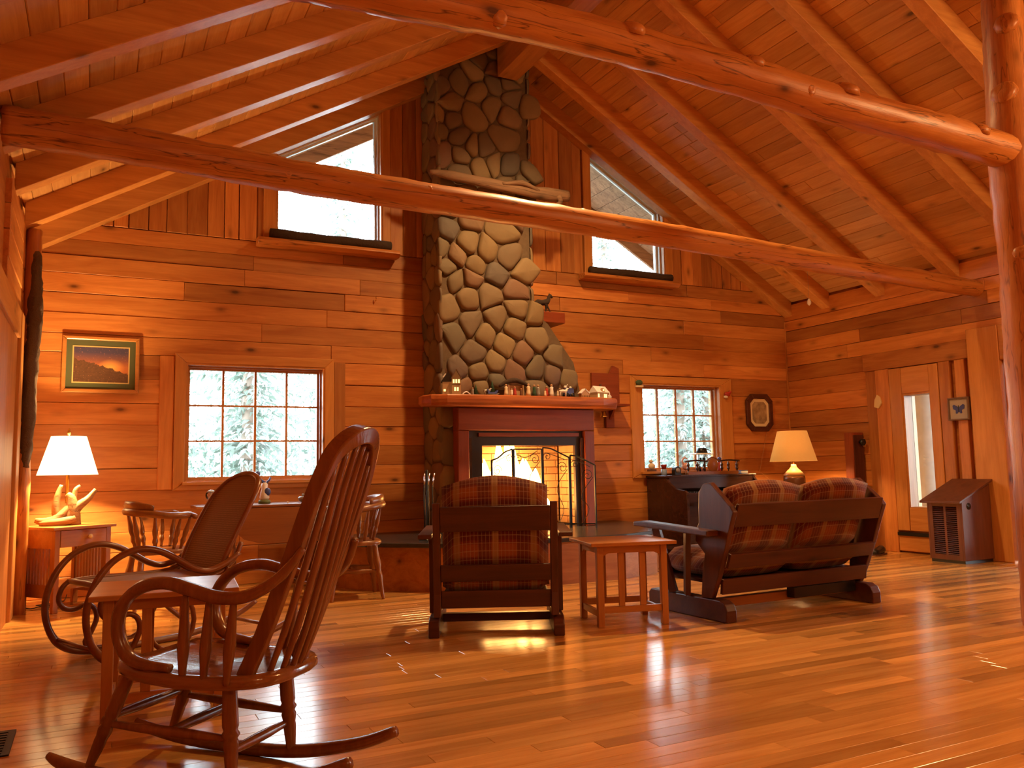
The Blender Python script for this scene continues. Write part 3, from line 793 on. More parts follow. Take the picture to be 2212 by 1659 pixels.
for sy in (1, -1):
    turned((.13, sy*.17, .35), (.265, sy*.195, .045), .021, .013, bd).build('leg', rocker_w, rc)
    turned((-.25, sy*.155, .335), (-.27, sy*.165, .035), .023, .015, bd).build('leg', rocker_w, rc)
    P = cr([(.43, sy*.20, .075), (.36, sy*.198, .052), (.2, sy*.193, .030), (0, sy*.184, .024), (-.2, sy*.172, .026), (-.37, sy*.165, .045), (-.55, sy*.158, .085), (-.68, sy*.154, .135)], 5)
    MB().tube(P, [.012, .021, .023, .024, .024, .024, .024, .021, .018], 8, .95).build('rocker', rocker_w, rc)
    turned((.195, sy*.184, .19), (-.258, sy*.16, .17), .010, .010, []).build('stretcher', rocker_w, rc)
    # arm: from the back bow forward, over the front and back down on to the seat edge
    A = [(-.520, sy*.165, .765), (-.475, sy*.195, .695), (-.42, sy*.225, .648), (-.355, sy*.243, .622), (-.27, sy*.256, .622), (-.18, sy*.257, .642), (-.09, sy*.255, .660), (0.0, sy*.252, .650), (.07, sy*.248, .612), (.112, sy*.243, .55), (.112, sy*.238, .478), (.078, sy*.232, .42), (.02, sy*.225, .397), (-.07, sy*.214, .388)]
    MB().tube(cr(A, 5), [.012, .016, .019, .021, .021, .021, .021, .021, .020, .020, .020, .020, .018, .014], 8, 1.25).build('arm', rocker_w, rc)
    for f0, f1 in ((-.155, -.12), (-.245, -.20), (-.335, -.285)):
        turned((f1, sy*.220, .35), (f0, sy*.253, .63), .010, .008, [(.4, .15, .003)], 8).build('arm_spindle', rocker_w, rc)
turned((.2, .185, .21), (.2, -.185, .21), .010, .010, []).build('stretcher', rocker_w, rc)
turned((-.257, .16, .13), (-.257, -.16, .13), .010, .010, []).build('stretcher', rocker_w, rc)
turned((-.03, .172, .178), (-.03, -.172, .178), .010, .010, []).build('stretcher', rocker_w, rc)
def fz(z): 
    T = [(.34, -.295), (.46, -.355), (.61, -.42), (.77, -.485), (.94, -.552), (1.06, -.60), (1.13, -.645)]
    for (a, b_), (c, d) in zip(T, T[1:]):
        if z <= c: return b_+(d-b_)*(z-a)/(c-a)
    return T[-1][1]
bow = [(-.155, .35), (-.150, .5), (-.150, .68), (-.152, .84), (-.147, .96), (-.120, 1.055), (-.066, 1.106), (0, 1.122), (.066, 1.106), (.120, 1.055), (.147, .96), (.152, .84), (.150, .68), (.150, .5), (.155, .35)]
P = cr([(fz(z), w_, z) for w_, z in bow], 4); mb = MB(); m = len(P); vs = []
for i in range(m):                                                # flat bent bow: deep front to back, thin sideways
    t = (P[min(i+1, m-1)]-P[max(i-1, 0)]).normalized(); fdir = Vector((1, 0, .25)).normalized(); x = t.cross(fdir).normalized()
    dp = .030; th = .014 + .014*max(0, (P[i].z-1.0)/.12)
    for a, b_ in ((-1, -1), (1, -1), (1, 1), (-1, 1)): vs.append(P[i] + x*th*a + fdir*dp*b_*.9)
fs = [(i*4+k, i*4+(k+1) % 4, (i+1)*4+(k+1) % 4, (i+1)*4+k) for i in range(m-1) for k in range(4)] + [(0, 1, 2, 3), (m*4-1, m*4-2, m*4-3, m*4-4)]
mb.add(vs, fs).build('back_bow', rocker_w, rc, .006)
for i in range(6):
    u = (i-2.5)/2.5; pts = []
    ztop_ = 1.095 - .075*u*u
    for k in range(6):
        z = .345+(ztop_-.345)*k/5; w_ = u*(.095+.018*(z-.35)/.75); pts.append((fz(z)-.012-.075*(1-.5*u*u)*(1-(z-.345)/.75), w_, z))
    MB().tube(cr(pts, 3), [.009, .011, .012, .012, .011, .009], 6, 1.15).build('back_spindle', rocker_w, rc)

# ---- small side tables
def side_table(label, loc, rz):
    t = thing('side_table', label, 'table', loc, rz)
    w, d, h = .57, .50, .525
    MB().box(-w/2, -d/2, h-.022, w/2, d/2, h).build('tabletop', oak_x, t, .004)
    lx, ly = w/2-.072, d/2-.068
    for sx in (-1, 1):
        for sy in (-1, 1): MB().cb((sx*lx, sy*ly, (h-.022)/2), (.042, .042, h-.0225)).build('leg', oak_z, t, .003)
    for sy in (-1, 1):
        ap = [(-lx+.021, h-.0235), (-lx+.021, h-.105), (-lx+.03, h-.085), (-lx+.06, h-.07), (lx-.06, h-.07), (lx-.03, h-.085), (lx-.021, h-.105), (lx-.021, h-.0235)]
        MB().prism(ap, 'XZ', sy*ly-.01, sy*ly+.01).build('apron', oak_x, t, .002)
        MB().box(-lx+.021, sy*ly-.011, .085, lx-.021, sy*ly+.011, .125).build('stretcher', oak_x, t, .002)
        for x in (-lx/3, lx/3): MB().box(x-.019, sy*ly-.008, .1255, x+.019, sy*ly+.008, h-.0705).build('slat', oak_z, t, .002)
    for sx in (-1, 1):
        ap = [(-ly+.021, h-.0235), (-ly+.021, h-.105), (-ly+.03, h-.085), (-ly+.06, h-.07), (ly-.06, h-.07), (ly-.03, h-.085), (ly-.021, h-.105), (ly-.021, h-.0235)]
        MB().prism(ap, 'YZ', sx*lx-.01, sx*lx+.01).build('apron', oak_x, t, .002)
        MB().box(sx*lx-.011, -ly+.021, .06, sx*lx+.011, ly-.021, .10).build('stretcher', oak_x, t, .002)
    return t
st1 = side_table('light oak slatted side table between the plaid armchair and the loveseat', (3.11, 4.63, 0), math.radians(-14.5))
st1['group'] = 'oak side tables'
st2 = copy_thing(st1, (.295, 3.97, 0), math.radians(-5), 'light oak slatted side table between the two rocking chairs', 'oak side tables')

# ---- bentwood rocker with cane seat and back (local x = forward)
br = thing('bentwood_rocker', 'bentwood rocking chair with woven cane back and looping arms', 'chair', (.40, 5.22, 0), math.radians(202)); br.scale = (1.05, 1.15, 1.0)
for sy, w_ in ((-1, -.235), (1, .235)):
    def q(pts): return [(f, w_, z) for f, z in pts]
    arm = [(-.27, .545), (-.17, .485), (-.08, .462), (0, .485), (.08, .535), (.17, .588), (.26, .612), (.34, .602), (.42, .558), (.485, .48), (.525, .38), (.535, .28), (.515, .18), (.47, .10), (.40, .05), (.30, .025), (.12, .018), (-.08, .018), (-.28, .03), (-.46, .065), (-.60, .115), (-.69, .165)]
    MB().tube(cr(q(arm), 4), [.013]+[.018]*12+[.021]*6+[.019, .017, .014], 8).build('side_hoop', bent_w, br)
    inner = [(.42, .425), (.455, .39), (.47, .33), (.445, .28), (.39, .265), (.335, .285), (.29, .26), (.275, .20), (.30, .13), (.33, .08), (.30, .045), (.22, .034)]
    MB().tube(cr(q(inner), 4), .014, 8).build('scroll', bent_w, br)
    ring = [(.11+.12*math.cos(a), .21+.15*math.sin(a)) for a in [2*pi*k/18 for k in range(18)]]
    MB().tube(q(ring), .013, 7, closed=True).build('scroll', bent_w, br)
    sup = [(-.20, .47), (-.17, .40), (-.10, .33), (-.09, .25), (-.16, .17), (-.24, .10), (-.26, .045)]
    MB().tube(cr(q(sup), 4), .014, 8).build('scroll', bent_w, br)
    MB().tube(cr([(-.30, w_*.86, .60), (-.24, w_*.92, .50), (-.12, w_*.95, .43), (.1, w_*.95, .425), (.3, w_*.93, .43), (.42, w_*.88, .425)], 4), .014, 8).build('seat_rail', bent_w, br)
MB().tube(cr([(.42, -.205, .425), (.435, -.1, .428), (.437, 0, .43), (.435, .1, .428), (.42, .205, .425)], 4), .017, 8).build('front_rail', bent_w, br)
for f, z in ((-.52, .085), (.47, .115)): MB().tube([(f, -.235, z), (f, .235, z)], .011, 8).build('stretcher', bent_w, br)
bz = [(-.17, .435), (-.20, .52), (-.245, .62), (-.30, .73), (-.36, .84), (-.42, .93), (-.465, .985)]
def bfz(z):
    for (f0, z0), (f1, z1) in zip(bz, bz[1:]):
        if z <= z1: return f0+(f1-f0)*(z-z0)/(z1-z0)
    return bz[-1][0]
outl = [(-.20, .45), (-.205, .55), (-.208, .66), (-.208, .78), (-.195, .88), (-.148, .955), (-.07, .99), (0, 1.0), (.07, .99), (.148, .955), (.195, .88), (.208, .78), (.208, .66), (.205, .55), (.20, .45)]
MB().tube(cr([(bfz(z), w_, z) for w_, z in outl], 4), .0165, 8).build('back_frame', bent_w, br)
MB().tube(cr([(bfz(.455), -.2, .455), (bfz(.44)+.005, -.1, .44), (bfz(.437), 0, .437), (bfz(.44)+.005, .1, .44), (bfz(.455), .2, .455)], 3), .014, 8).build('back_frame', bent_w, br)
mb = MB(); vs = []; n = 14; zs = [.445+i*(.99-.445)/n for i in range(n+1)]
def halfw(z):
    for (w0, z0), (w1, z1) in zip(outl[:8], outl[1:8]):
        if z <= z1+1e-9: return abs(w0+(w1-w0)*(z-z0)/(z1-z0))
    return .01
for off in (-.004, .004):
    for z in zs:
        hw = max(halfw(max(z, .4501)), .03)
        for k in range(9): vs.append((bfz(z)+off, -hw+2*hw*k/8, z))
o = 9*(n+1)
fs = [(r*9+k, r*9+k+1, r*9+k+10, r*9+k+9) for r in range(n) for k in range(8)] + [(o+r*9+k+9, o+r*9+k+10, o+r*9+k+1, o+r*9+k) for r in range(n) for k in range(8)]
mb.add(vs, fs, .5, True).build('cane_back', cane_m, br)
MB().prism([(-.17, -.2), (.42, -.195), (.42, .195), (-.17, .2)], 'XY', .418, .428).build('cane_seat', cane_m, br)

# ---- plaid glider armchair, seen from behind (local x = right as seen, y = away from camera)
ac = thing('glider_armchair', 'glider armchair with plaid wool cushions, seen from behind before the fire', 'chair', (2.18, 4.60, 0), math.atan2(-.43, .903))
def base_rail(mb, x, y0, y1, h, w_):
    mb.prism([(y0, 0), (y1, 0), (y1, h*.8), (y1-.03, h), (y0+.06, h), (y0+.02, h*.85), (y0, h*.55)], 'YZ', x-w_/2, x+w_/2)
for sx in (-1, 1):
    mb = MB(); base_rail(mb, sx*.375, -.02, .70, .115, .065); mb.build('base_rail', darkpine, ac, .006)
    mb = MB(); mb.prism([(.0, .117), (.09, .117), (.075, .30), (.045, .50), (.01, .66), (-.02, .80), (-.055, .80), (-.03, .60), (0, .40), (.02, .25)], 'YZ', sx*.355-.022, sx*.355+.022); mb.build('back_post', darkpine_z, ac, .005)
    MB().prism([(-.035, .585), (.60, .60), (.60, .628), (-.035, .613)], 'YZ', sx*.425-.042, sx*.425+.042).build('arm', darkpine, ac, .006)
    MB().bar((sx*.40, .52, .117), (sx*.405, .50, .595), .035, .06).build('arm_post', darkpine_z, ac, .004)
    MB().bar((sx*.40, .20, .117), (sx*.40, .18, .59), .03, .05).build('arm_post', darkpine_z, ac, .004)
rw = .332
MB().prism([(-.035, .625), (-.055, .775), (-.030, .778), (-.010, .628)], 'YZ', -rw, rw).build('back_rail', darkpine, ac, .004)
MB().prism([(.005, .325), (-.012, .425), (.012, .428), (.030, .328)], 'YZ', -rw, rw).build('back_rail', darkpine, ac, .004)
MB().prism([(.03, .165), (.03, .268), (.055, .268), (.055, .165)], 'YZ', -rw, rw).build('seat_rail', darkpine, ac, .004)
MB().box(-rw, .60, .19, rw, .63, .30).build('seat_rail', darkpine, ac, .004)
MB().box(-.34, .30, .04, .34, .36, .09).build('cross_bar', darkpine, ac, .004)
MB().box(-rw, .06, .205, rw, .60, .225).build('seat_deck', darkpine, ac)
def back_mp(y_of): return lambda x, z, t: (x, y_of(z)+t, z)
MB().cushion(-.325, .325, .36, .895, .0, .19, back_mp(lambda z: .060-.13*(z-.3)), .35, lambda a: .065*math.sin(pi*a)).build('back_cushion', plaid_m, ac)
MB().cushion(-.325, .325, .075, .62, .2265, .40, lambda x, y_, t: (x, y_, t), .5).build('seat_cushion', plaid_m, ac)

# ---- plaid glider loveseat (local x along the back, y away from camera)
lv = thing('glider_loveseat', 'dark wooden glider loveseat with plaid cushions, seen from behind', 'sofa', (4.31, 4.22, 0), math.radians(1.5))
hw = .70
for sx in (-1, 1):
    mb = MB(); base_rail(mb, sx*(hw-.02), -.02, .78, .135, .085); mb.build('base_rail', darkpine, lv, .008)
    side = [(.12, .137), (.22, .137), (.20, .30), (.17, .42), (.26, .50), (.255, .56), (.215, .62), (.215, .72), (.205, .82), (.16, .875), (.09, .885), (-.09, .735), (-.115, .70), (-.075, .60), (-.02, .45), (.05, .28)]
    MB().prism(side, 'YZ', sx*hw-.02, sx*hw+.02).build('side_panel', darkpine_z, lv, .006)
    MB().prism([(.02, .545), (.74, .572), (.80, .572), (.80, .606), (.72, .612), (.02, .582)], 'YZ', sx*(hw+.075)-.05, sx*(hw+.075)+.05).build('arm', darkpine, lv, .008)
    MB().bar((sx*(hw+.02), .50, .137), (sx*(hw+.06), .62, .570), .035, .06).build('arm_post', darkpine_z, lv, .004)
    MB().bar((sx*(hw+.02), .36, .137), (sx*(hw+.05), .30, .558), .035, .07).build('arm_post', darkpine_z, lv, .004)
iw = hw-.021
MB().prism([(-.075, .60), (-.125, .745), (-.10, .752), (-.05, .608)], 'YZ', -iw, iw).build('back_rail', darkpine, lv, .004)
MB().prism([(.0, .335), (-.035, .425), (-.01, .435), (.025, .342)], 'YZ', -iw, iw).build('back_rail', darkpine, lv, .004)
MB().prism([(.06, .165), (.045, .262), (.07, .266), (.085, .168)], 'YZ', -iw, iw).build('seat_rail', darkpine, lv, .004)
MB().box(-iw, .68, .20, iw, .71, .31).build('seat_rail', darkpine, lv, .004)
MB().box(-iw, .10, .225, iw, .68, .245).build('seat_deck', darkpine, lv)
MB().box(-.635, .20, .055, .635, .26, .115).build('cross_bar', oak_x, lv, .004, label='pale wooden cross bar')
MB().box(.02, .12, .075, .635, .19, .150).build('glider_box', blackp, lv, .004)
for sx in (-1, 1):
    MB().cushion(sx*.335-.325, sx*.335+.325, .40, .845, .0, .185, lambda x, z, t: (x, .075-.36*(z-.40)+t, z), .35, lambda a: .05*math.sin(pi*a)).build('back_cushion', plaid_m, lv)
    MB().cushion(sx*.335-.328, sx*.335+.328, .10, .70, .2465, .44, lambda x, y_, t: (x, y_, t), .5).build('seat_cushion', plaid_m, lv)

# ---- drop-leaf table under the left window
dt = thing('drop_leaf_table', 'wooden drop-leaf table with a curved hanging leaf under the left window', 'table', (0, 0, 0))
MB().prism([(.74, 7.20), (.78, 7.10), (1.98, 7.10), (2.02, 7.20), (2.02, 7.66), (1.98, 7.74), (.78, 7.74), (.74, 7.66)], 'XY', .718, .74).build('tabletop', maple_x, dt, .004)
leaf = [(1.0, .715), (1.0, .62), (1.03, .53), (1.10, .465), (1.22, .43), (1.38, .42), (1.54, .43), (1.66, .465), (1.73, .53), (1.76, .62), (1.76, .715)]
MB().prism(leaf, 'XZ', 7.085, 7.105).build('drop_leaf', maple_x, dt, .003)
MB().box(1.0, 7.17, .62, 1.78, 7.68, .717).build('apron', maple_x, dt, .003)
for x in (1.03, 1.75):
    for y_ in (7.21, 7.64): MB().lathe([(.016, 0), (.022, .05), (.014, .08), (.026, .2), (.03, .35), (.018, .42), (.026, .46), (.018, .5), (.03, .53), (.03, .62)], (x, y_, 0), 10).build('leg', maple, dt)

# ---- captain's chairs at the table
def captains_chair(label, loc, rz):
    c = thing('captains_chair', label, 'chair', loc, rz, 'captains chairs at the drop-leaf table')
    seat_disc(-.21, .21, .21, lambda f: .452, .035, 24).build('seat', maple, c)
    arc = []
    for i in range(13):
        a = pi*(.30+1.40*i/12); arc.append((.03+.265*math.cos(a)*.92 if True else 0, .265*math.sin(a), .700+.035*max(0, -math.cos(a))))
    arc = [(.20, .27, .685)] + arc + [(.20, -.27, .685)]
    MB().tube(cr(arc, 3), [.018, .024, .026, .026, .028, .03, .032, .032, .032, .03, .028, .026, .026, .024, .018], 8, 1.3, up=(0, 0, 1)).build('arm_rail', maple, c)
    crest = [a for a in arc if a[0] < -.04]
    MB().tube(cr([(x-.012, y_, z+.045) for x, y_, z in crest], 3), [.02]+[.036]*3+[.02], 8, .42, up=(0, 0, 1)).build('crest', maple, c)
    sp = [arc[i] for i in (1, 2, 4, 6, 7, 8, 10, 12, 13)]
    for x, y_, z in sp:
        b0 = Vector((x*.72+.0, y_*.70, .45)); t0 = Vector((x, y_, z-.015))
        turned(b0, t0, .011, .008, [(.25, .06, .006), (.55, .12, .004), (.38, .03, -.003)], 8).build('spindle', maple, c)
    for sx, sy in ((1, 1), (1, -1), (-1, 1), (-1, -1)):
        turned((sx*.14, sy*.14, .43), (sx*.20, sy*.20, 0.0), .02, .012, [(.35, .06, .006), (.6, .05, .005), (.48, .03, -.004)]).build('leg', maple, c)
    for sy in (1, -1): turned((.165, sy*.165, .22), (-.165, sy*.165, .22), .009, .009, [(.5, .15, .004)], 8).build('stretcher', maple, c)
    turned((0, .165, .22), (0, -.165, .22), .009, .009, [(.5, .15, .004)], 8).build('stretcher', maple, c)
    return c
captains_chair('spindle-backed captain\'s chair at the left end of the drop-leaf table, facing right', (.44, 6.88, 0), math.radians(10))
captains_chair('spindle-backed captain\'s chair at the right end of the drop-leaf table, facing left', (1.88, 6.62, 0), math.radians(172))

# ---- left end table with a drawer and slatted sides
et = thing('end_table', 'small pine end table with one drawer and slatted sides by the left wall', 'table', (-.25, 7.08, 0), math.radians(33))
ew = .45
MB().box(-.028, -.028, .605, ew+.028, ew+.028, .627).build('tabletop', oak_x, et, .004)
for x in (.02, ew-.02):
    for y_ in (.02, ew-.02): MB().cb((x, y_, .302), (.04, .04, .604)).build('leg', oak_z, et, .003)
dr = MB().box(.042, -.004, .475, ew-.042, .016, .600).build('drawer', oak_x, et, .003)
MB().lathe([(.008, 0), (.008, .012), (.016, .018), (.018, .028), (.010, .034)], (ew*.58, -.004, .545), 12, None, (0, -1, 0)).build('knob', cream, dr)
for x in (.02, ew-.02):
    MB().box(x-.01, .041, .465, x+.01, ew-.041, .604).build('side_apron', oak_x, et)
    MB().box(x-.01, .041, .10, x+.01, ew-.041, .20).build('side_rail', oak_x, et)
    for k in range(9):
        y_ = .07+k*(ew-.14)/8; MB().box(x-.006, y_-.010, .20, x+.006, y_+.010, .465).build('slat', oak_z, et)
MB().box(.041, ew-.03, .465, ew-.041, ew-.01, .604).build('back_apron', oak_x, et)
MB().box(.035, .01, .165, ew-.035, ew-.01, .185).build('shelf', oak_x, et)
cd_ = thing('power_cord', 'dark power cord lying loosely under the left end table', 'cord', (0, 0, 0))
MB().tube(cr([(-.46, 7.50, .006), (-.40, 7.42, .006), (-.33, 7.50, .012), (-.28, 7.40, .006), (-.22, 7.46, .010), (-.30, 7.54, .006), (-.38, 7.56, .010), (-.30, 7.62, .006), (-.20, 7.70, .006), (-.18, YB-.03, .03)], 6), .0045, 6).build('cord', blackp, cd_)

# ---- table lamps
def shade_mesh(cx, cy, z0, z1, r0, r1, n=28):
    mb = MB(); vs = []
    for r, z in ((r0, z0), (r1, z1), (r1-.006, z1), (r0-.006, z0)):
        for k in range(n): a = 2*pi*k/n; vs.append((cx+r*math.cos(a), cy+r*math.sin(a), z))
    fs = [(r*n+k, r*n+(k+1) % n, ((r+1) % 4)*n+(k+1) % n, ((r+1) % 4)*n+k) for r in range(4) for k in range(n)]
    return mb.add(vs, fs, None, True)
ll = thing('table_lamp', 'lit table lamp with a twisted driftwood base on the left end table', 'lamp', (0, 0, 0), 0, 'table lamps')
lx, ly = -.19, 7.38
def branch(mb, pts, r): mb.tube(cr([(lx+a, ly+b_, .629+c) for a, b_, c in pts], 4), r, 8)
mb = MB()
branch(mb, [(.05, 0, .0), (.045, .0, .10), (.03, 0, .2), (.0, 0, .24)], [.055, .05, .035, .02])
branch(mb, [(-.21, -.03, .045), (-.12, -.03, .028), (-.05, -.02, .06), (.02, 0, .13), (.04, .01, .19)], [.018, .038, .035, .035, .02])
branch(mb, [(-.06, 0, .02), (-.075, 0, .12), (-.065, .01, .22), (-.04, .01, .31)], [.03, .028, .024, .012])
branch(mb, [(.04, 0, .10), (.09, .0, .15), (.15, 0, .20), (.20, .0, .27)], [.05, .035, .025, .014])
branch(mb, [(.03, .0, .14), (.05, .02, .22), (.06, .02, .27), (.09, .02, .30)], [.03, .02, .018, .012])
branch(mb, [(-.18, -.05, .018), (-.1, -.06, .022), (.0, -.05, .03), (.06, -.03, .05)], [.016, .03, .035, .03])
branch(mb, [(.0, -.01, .0), (.02, -.02, .07), (.02, -.01, .14)], [.03, .028, .02])
mb.v = [(x, y_, max(z, .6292)) for x, y_, z in mb.v]
mb.build('driftwood_base', drift, ll)
MB().lathe([(.012, .80), (.012, 1.06), (.017, 1.07), (.017, 1.12)], (lx, ly, 0), 10).build('stem', brass, ll)
shade_mesh(lx, ly, 1.015, 1.315, .215, .125).build('lamp_shade', shade_l, ll)
hb = MB(); hb.tube([(lx, ly-.06, 1.10), (lx, ly-.065, 1.22), (lx, ly-.02, 1.33), (lx, ly, 1.335)], .002, 6); hb.tube([(lx, ly+.06, 1.10), (lx, ly+.065, 1.22), (lx, ly+.02, 1.33), (lx, ly, 1.335)], .002, 6)
hb.build('harp', brass, ll)
MB().lathe([(.006, 1.325), (.012, 1.335), (.014, 1.35), (.007, 1.372), (.002, 1.38)], (lx, ly, 0), 10).build('finial', brass, ll)
et2 = thing('lamp_stand', 'low dark table behind the loveseat holding the right-hand lamp', 'table', (0, 0, 0))
MB().box(7.06, 6.99, .60, 7.58, 7.51, .625).build('tabletop', darkpine, et2, .004)
for x in (7.10, 7.54):
    for y_ in (7.03, 7.47): MB().cb((x, y_, .2995), (.045, .045, .599)).build('leg', darkpine_z, et2)
MB().box(7.12, 7.02, .5, 7.52, 7.04, .598).build('apron', darkpine, et2); MB().box(7.12, 7.46, .5, 7.52, 7.48, .598).build('apron', darkpine, et2)
rl = thing('table_lamp', 'table lamp with an amber cone shade and a brown jug base in the far corner', 'lamp', (0, 0, 0), 0, 'table lamps')
cx, cy = 7.32, 7.25
MB().lathe([(.10, .626), (.118, .66), (.125, .74), (.125, .82), (.118, .85)], (cx, cy, 0), 18).build('jug', plain('brown_glaze', (.10, .045, .022), .25), rl)
MB().lathe([(.117, .85), (.121, .865), (.085, .905), (.05, .935), (.032, .96), (.028, .985)], (cx, cy, 0), 18).build('shoulder', plain('cream_glaze', (.42, .30, .15), .25), rl)
MB().lathe([(.01, .98), (.01, 1.12)], (cx, cy, 0), 8).build('stem', brass, rl)
shade_mesh(cx, cy, 1.02, 1.375, .268, .168).build('lamp_shade', shade_r, rl)
hb = MB(); hb.tube([(cx-.05, cy, 1.1), (cx-.05, cy, 1.28), (cx, cy, 1.37), (cx+.05, cy, 1.28), (cx+.05, cy, 1.1)], .002, 6); hb.bar((cx-.165, cy, 1.37), (cx+.165, cy, 1.37), .003, .003); hb.build('harp', brass, rl)
MB().tube([(cx+.02, cy+.12, .63), (cx+.1, YB-.03, .9), (cx+.25, YB-.03, 1.4), (XR-.03, YB-.03, 1.6), (XR-.028, YB-.03, 2.5)], .003, 5).build('cord', oak_z, rl)

# ---- upright piano under the right window
pn = thing('piano', 'small dark upright piano with a spindle gallery under the right window', 'piano', (0, 0, 0))
px0, px1 = 5.70, 7.00
sd = [(7.20, 0), (7.92, 0), (7.92, .862), (7.56, .862), (7.50, .80), (7.40, .745), (7.24, .725), (7.20, .70)]
for x in (px0, px1-.035): MB().prism(sd, 'YZ', x, x+.035).build('side_panel', walnut, pn, .004)
MB().box(px0-.01, 7.54, .863, px1+.01, 7.925, .886).build('lid', walnut, pn, .004)
MB().box(px0+.036, 7.86, .02, px1-.036, 7.90, .86).build('case', walnut, pn)
MB().box(px0+.036, 7.55, .74, px1-.036, 7.57, .862).build('fall_board', walnut, pn)
MB().box(px0+.036, 7.22, .60, px1-.036, 7.56, .675).build('key_bed', walnut, pn)
MB().box(px0+.036, 7.44, .05, px1-.036, 7.46, .598).build('knee_board', walnut, pn)
MB().box(px0+.036, 7.205, .676, px1-.036, 7.235, .70).build('key_slip', walnut, pn)
nk = 42; kw = (px1-px0-.14)/nk
wk = MB().box(0, 0, 0, kw-.0015, .145, .018); k0 = None
bk = MB().box(-.006, .05, .019, .006, .145, .032); b0 = None
for i in range(nk):
    x = px0+.07+i*kw
    if k0 is None: k0 = wk.build('white_key', white, pn); o = k0
    else: o = k0.copy(); COL.objects.link(o); o.parent = pn
    o.location = (x, 7.24, .677)
    if i % 7 not in (2, 6) and i < nk-1:
        if b0 is None: b0 = bk.build('black_key', blackp, pn); o = b0
        else: o = b0.copy(); COL.objects.link(o); o.parent = pn
        o.location = (x+kw, 7.24, .677)
ga = MB(); gy = 7.62
ga.box(6.06, gy-.012, .888, 6.80, gy+.012, .925); ga.build('gallery_rail', maple_x, pn, .003)
for x in (6.07, 6.20, 6.30, 6.56, 6.66, 6.79):
    turned((x, gy, .925), (x-.0, gy, 1.035), .006, .006, [(.3, .1, .006), (.7, .1, .006)], 8).build('spindle', walnut, pn)
for x0, x1 in ((6.03, 6.35), (6.51, 6.83)): MB().tube(cr([(x0, gy, 1.04), ((x0+x1)/2, gy, 1.052), (x1, gy, 1.04)], 4), .010, 8).build('gallery_rail', walnut, pn)
MB().lathe([(.075, 0), (.082, .004), (.082, .014), (.07, .018)], (6.43, gy-.006, .995), 8, None, (0, 1, 0)).build('medallion', maple_x, pn)
MB().tube(cr([(6.33, gy, 1.035), (6.38, gy, 1.07), (6.43, gy, 1.085), (6.48, gy, 1.07), (6.53, gy, 1.035)], 4), .009, 8).build('gallery_rail', maple_x, pn)

# ---- ventilated bin beside the door
bn = thing('wooden_bin', 'brown wooden bin with a sloping lid and slatted front by the right wall', 'bin', (0, 0, 0))
bx0, bx1, by0, by1 = 7.50, 7.94, 5.29, 5.67
side = [(bx0, .03), (bx1, .03), (bx1, .755), (bx0, .60)]
hole = MB()
MB().prism(side, 'XZ', by0, by0+.02).build('side_panel', binwood, bn, .003)
MB().prism(side, 'XZ', by1-.02, by1).build('side_panel', binwood, bn, .003)
MB().lathe([(.033, -.0), (.033, .003)], (7.60, by0-.0005, .55), 16, None, (0, -1, 0)).build('finger_hole', blackp, bn)
MB().box(bx1-.02, by0+.021, .03, bx1, by1-.021, .74).build('back_panel', binwood, bn)
MB().box(bx0, by0+.021, .03, bx0+.02, by0+.06, .60).build('stile', binwood, bn); MB().box(bx0, by1-.06, .03, bx0+.02, by1-.021, .60).build('stile', binwood, bn)
MB().box(bx0, by0+.061, .03, bx0+.02, by1-.061, .08).build('rail', binwood, bn); MB().box(bx0, by0+.061, .545, bx0+.02, by1-.061, .60).build('rail', binwood, bn)
MB().box(bx0+.003, (by0+by1)/2-.012, .08, bx0+.02, (by0+by1)/2+.012, .545).build('mullion', binwood, bn)
MB().box(bx0+.02, by0+.021, .03, bx1-.02, by1-.021, .05).build('bottom', binwood, bn)
for k in range(24):
    z = .086+k*.0192
    for a, c in ((by0+.061, (by0+by1)/2-.012), ((by0+by1)/2+.012, by1-.061)):
        MB().bar((bx0+.010, a, z), (bx0+.010, c, z), .016, .009, (.6, 0, 1)).build('slat', darkpine, bn)
MB().prism([(bx0-.07, .578), (bx1+.02, .788), (bx1+.02, .81), (bx0-.07, .60)], 'XZ', by0-.03, by1+.03).build('lid', binwood, bn, .003)
MB().box(bx0+.01, by0+.01, 0, bx1-.01, by1-.01, .03).build('plinth', blackp, bn)

# ================================================================== fireplace front
fs_ = thing('fireplace_surround', 'red-stained wooden fireplace surround with a black metal insert face', 'fireplace', (0, 0, 0))
SY = 7.33
MB().slab([(3.10, 1.375), (4.635, 1.375), (4.635, 1.595), (3.10, 1.595)], mpB, 7.46, SY, .008).build('header', redwood, fs_)
MB().slab([(3.10, .401), (3.215, .401), (3.215, 1.372), (3.10, 1.372)], mpB, 7.46, SY+.005, .006).build('leg', redwood_z, fs_)
MB().slab([(4.52, .401), (4.635, .401), (4.635, 1.372), (4.52, 1.372)], mpB, 7.46, SY+.005, .006).build('leg', redwood_z, fs_)
fm = MB()
fm.box(3.218, SY+.06, .401, 3.375, SY+.10, 1.372); fm.box(4.43, SY+.06, .401, 4.518, SY+.10, 1.372); fm.box(3.375, SY+.06, 1.225, 4.43, SY+.10, 1.372)
fm.build('insert_face', blackmetal, fs_)
MB().box(3.33, SY+.035, 1.315, 4.47, SY+.059, 1.352).build('trim_strip', redwood, fs_, .003)
for x0 in (3.222, 4.484): MB().box(x0, SY+.03, .402, x0+.03, SY+.059, 1.30).build('inner_trim', walnut, fs_)
ms = thing('mantel_shelf', 'live-edge wooden mantel slab above the fireplace', 'mantel', (0, 0, 0))
